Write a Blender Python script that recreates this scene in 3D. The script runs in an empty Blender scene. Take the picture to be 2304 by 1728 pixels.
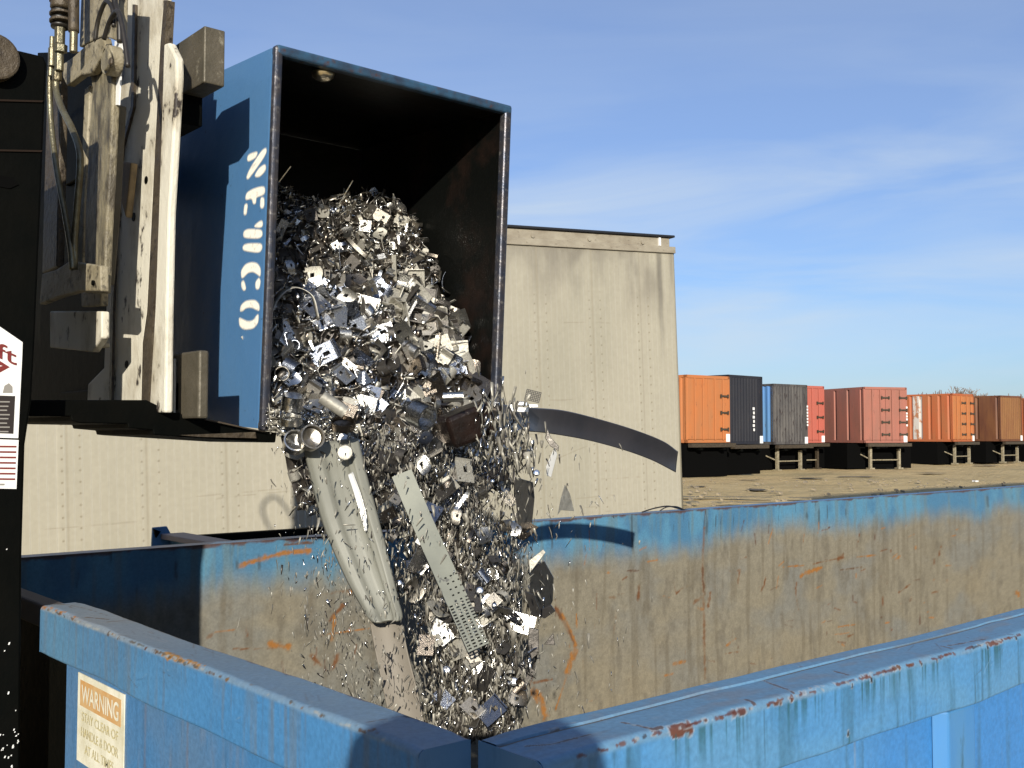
import bpy, bmesh, math, random
import numpy as np
from mathutils import Vector, Matrix
R = math.radians
random.seed(7); rng = np.random.default_rng(7)
scene = bpy.context.scene
col = scene.collection

# ---------------------------------------------------------------- camera, sky, sun, exposure
CAMZ = 1.65; FPX = 2400.0; CX, CY = 1152.0, 864.0
YAW = R(49.3); PITCH = math.atan(113/2400)
FW = Vector((math.cos(YAW), math.sin(YAW), 0)); RT = Vector((math.sin(YAW), -math.cos(YAW), 0))
FWD = FW*math.cos(PITCH) + Vector((0, 0, math.sin(PITCH)))
UPV = Vector((0, 0, math.cos(PITCH))) - FW*math.sin(PITCH)
CAM = Vector((0, 0, CAMZ))
cd = bpy.data.cameras.new('camera'); cam = bpy.data.objects.new('camera', cd); col.objects.link(cam)
cd.sensor_width = 36; cd.lens = 36*FPX/2304; cd.clip_start = 0.05; cd.clip_end = 3000
cam.matrix_world = Matrix.Translation(CAM) @ Matrix((RT, UPV, -FWD)).transposed().to_4x4()
scene.camera = cam
# the direction the sunlight travels: towards the place where the photographer's shadow lies
def raydir(px, py): return FWD + RT*((px-CX)/FPX) + UPV*((CY-py)/FPX)
SUN = raydir(1138, 1742).normalized()
ELEV = math.asin(-SUN.z)
ld = bpy.data.lights.new('sun', 'SUN'); ld.energy = 5.0; ld.angle = R(0.53); ld.color = (1.0, 0.93, 0.80)
lo = bpy.data.objects.new('sun', ld); col.objects.link(lo)
lo.rotation_euler = SUN.to_track_quat('-Z', 'Y').to_euler(); lo.location = (-5, -6, 8)
w = bpy.data.worlds.new('World'); scene.world = w; w.use_nodes = True
nt = w.node_tree; N = nt.nodes; L = nt.links
bg = N['Background']; bg.inputs['Strength'].default_value = 0.112
sky = N.new('ShaderNodeTexSky'); sky.sky_type = 'NISHITA'; sky.sun_disc = False
sky.sun_elevation = ELEV
sky.sun_rotation = math.atan2(-SUN.x, -SUN.y)      # the sun stands behind the camera
sky.air_density = 1.0; sky.dust_density = 0.6; sky.ozone_density = 2.5
tc = N.new('ShaderNodeTexCoord')
mp = N.new('ShaderNodeMapping'); mp.inputs['Rotation'].default_value = (0.12, 0.1, 3.3); mp.inputs['Scale'].default_value = (1.3, 1.3, 8.0)
L.new(tc.outputs['Generated'], mp.inputs['Vector'])
no = N.new('ShaderNodeTexNoise'); no.inputs['Scale'].default_value = 2.1; no.inputs['Detail'].default_value = 7; no.inputs['Roughness'].default_value = 0.55; no.inputs['Distortion'].default_value = 0.5
L.new(mp.outputs['Vector'], no.inputs['Vector'])
cr = N.new('ShaderNodeValToRGB'); cr.color_ramp.elements[0].position = 0.36; cr.color_ramp.elements[1].position = 0.76
L.new(no.outputs['Fac'], cr.inputs['Fac'])
sx = N.new('ShaderNodeSeparateXYZ'); L.new(tc.outputs['Generated'], sx.inputs['Vector'])
hr = N.new('ShaderNodeValToRGB')       # clouds thin out overhead
e = hr.color_ramp.elements; e[0].position = 0.0; e[0].color = (.25, .25, .25, 1); e[1].position = 0.46; e[1].color = (.06, .06, .06, 1)
e2 = e.new(0.11); e2.color = (.95, .95, .95, 1); e3 = e.new(0.21); e3.color = (.85, .85, .85, 1); e4 = e.new(0.31); e4.color = (.18, .18, .18, 1)
L.new(sx.outputs['Z'], hr.inputs['Fac'])
mm = N.new('ShaderNodeMath'); mm.operation = 'MULTIPLY'; L.new(cr.outputs['Color'], mm.inputs[0]); L.new(hr.outputs['Color'], mm.inputs[1])
tint = N.new('ShaderNodeMix'); tint.data_type = 'RGBA'; tint.blend_type = 'MULTIPLY'; tint.inputs['Factor'].default_value = 1
L.new(sky.outputs['Color'], tint.inputs['A'])
gr = N.new('ShaderNodeValToRGB')      # winter air: colour balance of the clear sky by height
L.new(sx.outputs['Z'], gr.inputs['Fac']); ge = gr.color_ramp.elements; K = 1/1.875
tb = [(0.0, (.98, 1.29, 2.0)), (.053, (1.05, 1.18, 1.52)), (.094, (1.26, 1.20, 1.16)), (.155, (1.50, 1.36, 1.10)), (.23, (1.46, 1.45, 1.34)), (.31, (1.06, 1.32, 1.34)), (.38, (.80, 1.16, 1.42)), (1.0, (1.0, 1.2, 1.7))]
for k, (p_, c_) in enumerate(tb):
    el = ge[0] if k == 0 else (ge[1] if k == len(tb)-1 else ge.new(p_)); el.position = p_; el.color = (c_[0]*K, c_[1]*K, min(1, c_[2]*K), 1)
L.new(gr.outputs['Color'], tint.inputs['B'])
mx = N.new('ShaderNodeMix'); mx.data_type = 'RGBA'
ma = N.new('ShaderNodeMath'); ma.operation = 'MULTIPLY_ADD'; L.new(mm.outputs[0], ma.inputs[0]); ma.inputs[1].default_value = .70; ma.inputs[2].default_value = .23
L.new(ma.outputs[0], mx.inputs['Factor']); L.new(tint.outputs['Result'], mx.inputs['A']); mx.inputs['B'].default_value = (4.5, 5.15, 5.75, 1)
L.new(mx.outputs['Result'], bg.inputs['Color'])
scene.view_settings.view_transform = 'Standard'; scene.view_settings.look = 'None'
scene.view_settings.exposure = 0.35; scene.view_settings.gamma = 1.0
try:
    scene.cycles.max_bounces = 6; scene.cycles.use_denoising = True
except Exception: pass

# ---------------------------------------------------------------- geometry helpers
def atd(px, py, d):                       # a pixel and a forward distance
    v = raydir(px, py); return CAM + v*(d/(v.dot(FW)))
def onX(px, py, x): v = raydir(px, py); return CAM + v*(x/v.x)
def onY(px, py, y): v = raydir(px, py); return CAM + v*(y/v.y)
def onZ(px, py, z): v = raydir(px, py); return CAM + v*((z-CAMZ)/v.z)
def onP(px, py, p0, n):
    v = raydir(px, py); return CAM + v*((p0-CAM).dot(n)/v.dot(n))
def thing(name, label, cat, loc=(0, 0, 0), rotz=0, group=None):
    o = bpy.data.objects.new(name, None); col.objects.link(o); o.empty_display_size = .1
    o.location = loc; o.rotation_euler = (0, 0, rotz); o['label'] = label; o['category'] = cat
    if group: o['group'] = group
    return o
def tag(o, label=None, cat=None, group=None, kind=None):
    if label: o['label'] = label
    if cat: o['category'] = cat
    if group: o['group'] = group
    if kind: o['kind'] = kind
    return o
def link(name, me, mats, parent=None, smooth=False):
    o = bpy.data.objects.new(name, me); col.objects.link(o)
    for m in (mats if isinstance(mats, (list, tuple)) else [mats]): me.materials.append(m)
    if parent is not None:
        o.parent = parent
    if smooth:
        me.shade_smooth()
    return o
class MB:
    """collects shapes (world coordinates, or local ones of the parent) for one mesh"""
    def __init__(s): s.v = []; s.f = []; s.m = []
    def add(s, vs, fs, mi=0):
        k = len(s.v); s.v += [tuple(q) for q in vs]; s.f += [tuple(i+k for i in f) for f in fs]; s.m += [mi]*len(fs); return s
    def box(s, a, b, mi=0):
        x0, y0, z0 = a; x1, y1, z1 = b
        vs = [(x, y, z) for z in (z0, z1) for y in (y0, y1) for x in (x0, x1)]
        return s.add(vs, [(0, 2, 3, 1), (4, 5, 7, 6), (0, 1, 5, 4), (2, 6, 7, 3), (0, 4, 6, 2), (1, 3, 7, 5)], mi)
    def obox(s, c, ax, ay, az, mi=0):
        c = Vector(c); ax = Vector(ax); ay = Vector(ay); az = Vector(az)
        vs = [c+ax*i+ay*j+az*k for k in (-1, 1) for j in (-1, 1) for i in (-1, 1)]
        return s.add(vs, [(0, 2, 3, 1), (4, 5, 7, 6), (0, 1, 5, 4), (2, 6, 7, 3), (0, 4, 6, 2), (1, 3, 7, 5)], mi)
    def prism(s, pts, vec, mi=0):
        n = len(pts); p = [Vector(q) for q in pts]; vec = Vector(vec)
        nn = Vector((0, 0, 0))
        for i in range(n): nn += p[i].cross(p[(i+1) % n])
        if nn.dot(vec) > 0: p.reverse()
        vs = p + [q+vec for q in p]
        return s.add(vs, [tuple(range(n)), tuple(range(2*n-1, n-1, -1))] + [(i+n, (i+1) % n+n, (i+1) % n, i) for i in range(n)], mi)
    def tube(s, pts, r, seg=10, mi=0, cap=True):
        pts = [Vector(p) for p in pts]; n = len(pts); rs = r if isinstance(r, (list, tuple)) else [r]*n
        rings = []; prev = None
        for i, p in enumerate(pts):
            t = (pts[min(i+1, n-1)]-pts[max(i-1, 0)]).normalized()
            if prev is None:
                a = t.orthogonal().normalized()
            else:
                a = (prev - t*prev.dot(t)).normalized()
            prev = a; b = t.cross(a)
            rings.append([p + (a*math.cos(q)+b*math.sin(q))*rs[i] for q in [2*math.pi*k/seg for k in range(seg)]])
        vs = [q for rg in rings for q in rg]; fs = []
        for i in range(n-1):
            for k in range(seg):
                fs.append((i*seg+k, i*seg+(k+1) % seg, (i+1)*seg+(k+1) % seg, (i+1)*seg+k))
        if cap: fs += [tuple(range(seg-1, -1, -1)), tuple((n-1)*seg+k for k in range(seg))]
        return s.add(vs, fs, mi)
    def build(s, name, mats, parent=None, bevel=0, smooth=False, local=True, seg=2):
        me = bpy.data.meshes.new(name); me.from_pydata(s.v, [], s.f); me.update()
        me.polygons.foreach_set('material_index', s.m)
        o = link(name, me, mats, parent, smooth)
        if parent is not None and not local:
            o.matrix_parent_inverse = parent.matrix_basis.inverted()
        if bevel:
            b = o.modifiers.new('bevel', 'BEVEL'); b.width = bevel; b.segments = seg; b.limit_method = 'ANGLE'; b.angle_limit = R(35)
        return o
def mesh_copy(o, **kw):
    c = o.copy(); col.objects.link(c); return c
def catmull(pts, n=8):
    P = [Vector(p) for p in pts]; P = [P[0]*2-P[1]] + P + [P[-1]*2-P[-2]]; out = []
    for i in range(1, len(P)-2):
        for k in range(n):
            t = k/n; a, b, c, d = P[i-1:i+3]
            out.append(.5*((2*b)+(c-a)*t+(2*a-5*b+4*c-d)*t*t+(3*b-a-3*c+d)*t**3))
    out.append(P[-2]); return out

# ---------------------------------------------------------------- materials
DK = 0.76                                              # exposed a third of a stop over: paints a little darker
def mat(name, base, rough=.6, metal=0, var=None, scale=8, detail=6, lo=.35, hi=.65, stretch=(1, 1, 1), bump=0, bscale=None, spec=.5, coat=0, var2=None, scale2=30, lo2=.55, hi2=.7, coord='Object', rvar=0):
    if metal < .5: base, var, var2 = [tuple(DK*q for q in c_) if c_ is not None else None for c_ in (base, var, var2)]
    m = bpy.data.materials.new(name); m.use_nodes = True; nt = m.node_tree; N = nt.nodes; L = nt.links
    p = N['Principled BSDF']; p.inputs['Roughness'].default_value = rough; p.inputs['Metallic'].default_value = metal
    p.inputs['Specular IOR Level'].default_value = spec; p.inputs['Coat Weight'].default_value = coat
    p.inputs['Base Color'].default_value = (*base, 1)
    if var is None and not bump: return m
    t = N.new('ShaderNodeTexCoord'); mp = N.new('ShaderNodeMapping'); mp.inputs['Scale'].default_value = stretch; L.new(t.outputs[coord], mp.inputs['Vector'])
    def noise(sc, det=detail):
        n = N.new('ShaderNodeTexNoise'); n.inputs['Scale'].default_value = sc; n.inputs['Detail'].default_value = det; n.inputs['Roughness'].default_value = .62
        L.new(mp.outputs['Vector'], n.inputs['Vector']); return n
    def ramp(src, a, b):
        r = N.new('ShaderNodeMapRange'); r.inputs['From Min'].default_value = a; r.inputs['From Max'].default_value = b; L.new(src, r.inputs['Value']); return r.outputs['Result']
    n1 = noise(scale); c = None
    if var is not None:
        x = N.new('ShaderNodeMix'); x.data_type = 'RGBA'; x.inputs['A'].default_value = (*base, 1); x.inputs['B'].default_value = (*var, 1)
        L.new(ramp(n1.outputs['Fac'], lo, hi), x.inputs['Factor']); c = x.outputs['Result']
        if var2 is not None:
            n2 = noise(scale2); y = N.new('ShaderNodeMix'); y.data_type = 'RGBA'; L.new(c, y.inputs['A']); y.inputs['B'].default_value = (*var2, 1)
            L.new(ramp(n2.outputs['Fac'], lo2, hi2), y.inputs['Factor']); c = y.outputs['Result']
        L.new(c, p.inputs['Base Color'])
    if rvar:
        r = N.new('ShaderNodeMapRange'); r.inputs['From Min'].default_value = .3; r.inputs['From Max'].default_value = .7
        r.inputs['To Min'].default_value = max(.02, rough-rvar); r.inputs['To Max'].default_value = min(1, rough+rvar); L.new(n1.outputs['Fac'], r.inputs['Value']); L.new(r.outputs['Result'], p.inputs['Roughness'])
    if bump:
        nb = noise(bscale or scale*3); b = N.new('ShaderNodeBump'); b.inputs['Strength'].default_value = bump; b.inputs['Distance'].default_value = .01
        L.new(nb.outputs['Fac'], b.inputs['Height']); L.new(b.outputs['Normal'], p.inputs['Normal'])
    return m
def attr_mat(name, rough=.5, bump=.25, bscale=120, spec=.5, nv=.12, rust_rough=True):
    """colour painted per vertex into the attribute Col, roughness in its alpha"""
    m = bpy.data.materials.new(name); m.use_nodes = True; nt = m.node_tree; N = nt.nodes; L = nt.links
    p = N['Principled BSDF']; p.inputs['Specular IOR Level'].default_value = spec
    a = N.new('ShaderNodeAttribute'); a.attribute_name = 'Col'
    t = N.new('ShaderNodeTexCoord'); n = N.new('ShaderNodeTexNoise'); n.inputs['Scale'].default_value = bscale; n.inputs['Detail'].default_value = 5; L.new(t.outputs['Object'], n.inputs['Vector'])
    r = N.new('ShaderNodeMapRange'); r.inputs['From Min'].default_value = .3; r.inputs['From Max'].default_value = .7; r.inputs['To Min'].default_value = DK*(1-nv); r.inputs['To Max'].default_value = DK*(1+nv); L.new(n.outputs['Fac'], r.inputs['Value'])
    x = N.new('ShaderNodeVectorMath'); x.operation = 'SCALE'; L.new(a.outputs['Color'], x.inputs[0]); L.new(r.outputs['Result'], x.inputs['Scale']); L.new(x.outputs['Vector'], p.inputs['Base Color'])
    L.new(a.outputs['Alpha'], p.inputs['Roughness'])
    b = N.new('ShaderNodeBump'); b.inputs['Strength'].default_value = bump; b.inputs['Distance'].default_value = .002; L.new(n.outputs['Fac'], b.inputs['Height']); L.new(b.outputs['Normal'], p.inputs['Normal'])
    return m
# value noise on arrays
def _h(ix, iy, s):
    v = (ix.astype(np.int64)*374761393 + iy.astype(np.int64)*668265263 + s*1274126177) & 0xffffffff
    v = ((v ^ (v >> 13))*1274126177) & 0xffffffff
    return ((v ^ (v >> 16)) & 0xffff)/65535.0
def vn(x, y, s=0):
    ix = np.floor(x); iy = np.floor(y); fx = x-ix; fy = y-iy; fx = fx*fx*(3-2*fx); fy = fy*fy*(3-2*fy)
    a = _h(ix, iy, s); b = _h(ix+1, iy, s); c = _h(ix, iy+1, s); d = _h(ix+1, iy+1, s)
    return (a*(1-fx)+b*fx)*(1-fy)+(c*(1-fx)+d*fx)*fy
def fbm(x, y, s=0, o=4):
    t = 0; a = .5; q = 0
    for k in range(o): t = t+a*vn(x*2**k, y*2**k, s+k*17); q += a; a *= .5
    return t/q
def sst(a, b, x): t = np.clip((x-a)/(b-a), 0, 1); return t*t*(3-2*t)
def mixc(c, col2, f): return c*(1-f[..., None])+np.array(col2)*f[..., None]
def grid_obj(name, POS, COL, m, parent=None, smooth=True, flip=False):
    nu, nv = POS.shape[:2]; me = bpy.data.meshes.new(name)
    idx = np.arange(nu*nv).reshape(nu, nv)
    q = np.stack([idx[:-1, :-1], idx[1:, :-1], idx[1:, 1:], idx[:-1, 1:]], -1).reshape(-1, 4)
    if flip: q = q[:, ::-1]
    nf = len(q); me.vertices.add(nu*nv); me.vertices.foreach_set('co', POS.reshape(-1).astype(np.float32))
    me.loops.add(nf*4); me.loops.foreach_set('vertex_index', q.reshape(-1).astype(np.int32))
    me.polygons.add(nf); me.polygons.foreach_set('loop_start', np.arange(0, nf*4, 4, dtype=np.int32))
    me.update(calc_edges=True); me.validate()
    if COL is not None:
        a = me.color_attributes.new('Col', 'FLOAT_COLOR', 'POINT'); a.data.foreach_set('color', COL.reshape(-1).astype(np.float32))
    return link(name, me, m, parent, smooth)
def stroke_dist(P, pts):
    """distance of every vertex to a polyline in 3D, and how far down below it (z)"""
    best = np.full(P.shape[:2], 9.0)
    for a, b in zip(pts[:-1], pts[1:]):
        a = np.array(a); b = np.array(b); ab = b-a; t = np.clip(((P-a)@ab)/max(ab@ab, 1e-9), 0, 1)
        best = np.minimum(best, np.linalg.norm(P-(a+t[..., None]*ab), axis=-1))
    return best

BLUE = (0.085, 0.24, 0.47)
RUST = (0.17, 0.06, 0.018); DKRUST = (0.10, 0.035, 0.015); ORUST = (0.40, 0.155, 0.022)
M = {}
M['paint'] = attr_mat('weathered_painted_steel')
M['blue'] = mat('blue_paint', BLUE, .42, 0, var=(0.085, 0.20, 0.37), scale=3, stretch=(1, 1, .25), var2=(.06, .16, .3), scale2=25, bump=.08, bscale=60)
M['bin_blue'] = mat('dark_blue_paint', (0.078, 0.205, 0.42), .35, 0, var=(0.09, 0.22, 0.43), scale=4, bump=.5, bscale=3.2, spec=.4, var2=(.045, .10, .17), scale2=30, lo2=.66, hi2=.72)
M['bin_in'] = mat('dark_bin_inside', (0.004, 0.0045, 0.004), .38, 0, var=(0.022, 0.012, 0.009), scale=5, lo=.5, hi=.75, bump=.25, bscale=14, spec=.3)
M['rimsteel'] = mat('worn_blue_steel_edge', (0.035, 0.045, 0.07), .34, .5, var=(0.08, 0.07, 0.07), scale=14, var2=(.20, .19, .18), scale2=60, bump=.2, bscale=40)
M['rimblue'] = mat('scuffed_blue_edge', (0.05, 0.14, 0.25), .35, .2, var=(0.04, 0.06, 0.10), scale=16, var2=(.10, .05, .04), scale2=34, bump=.2, bscale=40)
M['black'] = mat('black_machine_paint', (0.0015, 0.002, 0.0016), .6, 0, var=(0.003, 0.003, 0.0022), scale=9, bump=.15, spec=.06)
M['brown'] = mat('oily_brown_steel', (0.055, 0.04, 0.025), .5, .2, var=(0.11, 0.085, 0.055), scale=16, var2=(.02, .014, .01), scale2=45, bump=.5, bscale=60)
M['worn'] = mat('worn_cream_paint', (0.80, 0.76, 0.64), .6, 0, var=(0.34, 0.28, 0.18), scale=5, lo=.50, hi=.68, stretch=(1, 1, .55), var2=(.04, .03, .025), scale2=20, lo2=.60, hi2=.66, bump=.35, bscale=50)
M['worn2'] = mat('greasy_cream_paint', (0.43, 0.38, 0.27), .55, 0, var=(0.25, 0.21, 0.13), scale=9, var2=(.06, .05, .035), scale2=30, lo2=.54, hi2=.66, bump=.6, bscale=40)
M['rough'] = mat('rough_cast_arm', (0.30, 0.26, 0.17), .5, .1, var=(0.10, 0.085, 0.06), scale=26, stretch=(1, 1, .45), lo=.42, hi=.6, bump=1.0, bscale=42)
M['grey'] = mat('scraped_grey_steel', (0.105, 0.092, 0.065), .5, .3, var=(0.15, 0.13, 0.095), scale=12, var2=(.32, .29, .22), scale2=24, lo2=.62, hi2=.72, bump=.25, bscale=60)
M['hose'] = mat('black_rubber_hose', (0.016, 0.014, 0.013), .45, 0, var=(.035, .03, .025), scale=20)
M['pipe'] = mat('oily_steel_pipe', (0.20, 0.19, 0.13), .33, .6, var=(0.12, 0.10, 0.06), scale=22, bump=.35, bscale=60)
M['white'] = mat('white_vinyl', (1.0, 1.0, .98), .4)
M['inkred'] = mat('dark_red_ink', (0.22, 0.03, 0.025), .5)
M['inkblack'] = mat('black_ink', (0.03, 0.022, 0.02), .5)
M['inkgrey'] = mat('grey_ink', (0.33, 0.31, 0.28), .5)
M['cream'] = mat('cream_sign_enamel', (1.0, .98, .84), .45, 0, var=(.72, .68, .5), scale=12)
M['signorange'] = mat('faded_orange_ink', (0.66, 0.36, 0.13), .5, 0, var=(.70, .47, .23), scale=30)
M['signgold'] = mat('faded_gold_ink', (0.68, 0.58, 0.28), .5, 0, var=(.76, .70, .48), scale=60)
M['pitch'] = mat('pitch_black_underside', (.003, .003, .003), .95, spec=.05)  # near-black, stands for shade in the boxes under the containers
M['tyre'] = mat('tyre_rubber', (0.012, 0.012, 0.012), .8, bump=.2, bscale=40)

# ---------------------------------------------------------------- ground
def ground():
    m = bpy.data.materials.new('dry_lot'); m.use_nodes = True; nt = m.node_tree; N = nt.nodes; L = nt.links; p = N['Principled BSDF']; p.inputs['Roughness'].default_value = .95; p.inputs['Specular IOR Level'].default_value = .1
    t = N.new('ShaderNodeTexCoord')
    def nz(sc, st=(1, 1, 1), d=6):
        mp = N.new('ShaderNodeMapping'); mp.inputs['Scale'].default_value = st; mp.inputs['Rotation'].default_value = (0, 0, YAW-R(90)); L.new(t.outputs['Object'], mp.inputs['Vector'])
        n = N.new('ShaderNodeTexNoise'); n.inputs['Scale'].default_value = sc; n.inputs['Detail'].default_value = d; n.inputs['Roughness'].default_value = .65; L.new(mp.outputs['Vector'], n.inputs['Vector']); return n.outputs['Fac']
    def mr(f, a, b):
        r = N.new('ShaderNodeMapRange'); r.inputs['From Min'].default_value = a; r.inputs['From Max'].default_value = b; L.new(f, r.inputs['Value']); return r.outputs['Result']
    def mixx(a, b, f):
        x = N.new('ShaderNodeMix'); x.data_type = 'RGBA'; L.new(f, x.inputs['Factor'])
        if isinstance(a, tuple): x.inputs['A'].default_value = (*a, 1)
        else: L.new(a, x.inputs['A'])
        x.inputs['B'].default_value = (*b, 1); return x.outputs['Result']
    c = mixx((.58, .44, .225), (.46, .35, .18), mr(nz(.35, (1, 1, 1)), .4, .6))
    c = mixx(c, (.33, .265, .145), mr(nz(.22, (.5, 1.4, 1)), .55, .72))
    c = mixx(c, (.62, .50, .30), mr(nz(2.5, (.4, 1, 1)), .55, .75))
    c = mixx(c, (.20, .16, .11), mr(nz(7, (.35, 1, 1)), .60, .70))
    L.new(c, p.inputs['Base Color'])
    b = N.new('ShaderNodeBump'); b.inputs['Strength'].default_value = 1; b.inputs['Distance'].default_value = .12; L.new(nz(3, (.4, 1, 1)), b.inputs['Height']); L.new(b.outputs['Normal'], p.inputs['Normal'])
    # one sheet: fine and gently uneven near, reaching the horizon
    def ax(lim):
        a = [0]; st = .5
        while a[-1] < lim: a.append(a[-1]+st); st *= 1.045 if a[-1] < 90 else 1.3
        a = np.array(a); return np.concatenate([-a[:0:-1], a])
    A = ax(1500); X, Y = np.meshgrid(A+25, A+35, indexing='ij')
    r = np.hypot(X, Y); Z = (fbm(X*.35, Y*.35, 3, 4)-.5)*.22*sst(9, 20, r)*(1-sst(70, 130, r))
    Z = np.minimum(Z, 0.05)
    o = grid_obj('ground', np.stack([X, Y, Z], -1), None, m); tag(o, kind='structure', label='dry trampled dirt and grass lot reaching to the horizon')
    # ruts: their shadow is laid on as flat dark patches
    return o
ground()
mrut = mat('rut_shadow_mud', (.09, .075, .05), .9, var=(.20, .165, .10), scale=1.5)  # dark colour of the flat patches stands for the ruts' shadow and puddles
for k, (x, y, wx, wy) in enumerate([(1822, 1079, 52, 3), (1935, 1075, 70, 3), (2100, 1067, 45, 2.2), (1690, 1083, 40, 2), (1700, 1105, 32, 6), (1960, 1043, 46, 4), (2220, 1049, 38, 3), (1575, 1098, 30, 2)]):
    d = 1.65*2400/(y-977); c = atd(x, y, d); rx = wx*d/2400*.62; ry = wy*d*d/(1.65*2400)*.36
    vs = []; n = 26
    for i in range(n):
        a = 2*math.pi*i/n; q = 1+.35*math.sin(3*a+k)*math.cos(2*a+k*2)+.12*random.random()
        vs.append(c + RT*(rx*q*math.cos(a)) + FW*(ry*q*math.sin(a)))
    b = MB(); b.add([(v.x, v.y, .058) for v in vs], [tuple(range(n))]); o = b.build('rut_shadow', mrut); tag(o, kind='structure')

# ---------------------------------------------------------------- the big foreground dumpster
RZ = 1.25                       # top of its rims
XI, XO = 0.888, 0.803           # near end: inside and outside faces
YI, YO = 1.100, 0.975           # near side
YF = 3.68; XE = 9.2             # far side, far end
dump = thing('dumpster', 'large open blue roll-off dumpster in the foreground with rusty scratched inside', 'dumpster', (5.0, 2.4, 0))
dump['label'] = 'largest blue open dumpster, in the foreground, scrap falling into it'
def uaxis(a, b, fine_to, st, grow=1.06):
    u = [a]; s = st
    while u[-1] < b:
        if u[-1] > fine_to: s *= grow
        u.append(u[-1]+s)
    u[-1] = b; return np.array(u)
def sub(o):
    o.parent = dump; o.matrix_parent_inverse = Matrix.Translation(dump.location).inverted(); return o
Z7 = lambda pts: [(1400+x*.4087, 1050+y*.4087) for x, y in pts]
Z6 = lambda pts: [(700+x*.3617, 1250+y*.3617) for x, y in pts]
Z3 = lambda pts: [(x*.3484, 1150+y*.3484) for x, y in pts]
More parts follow.
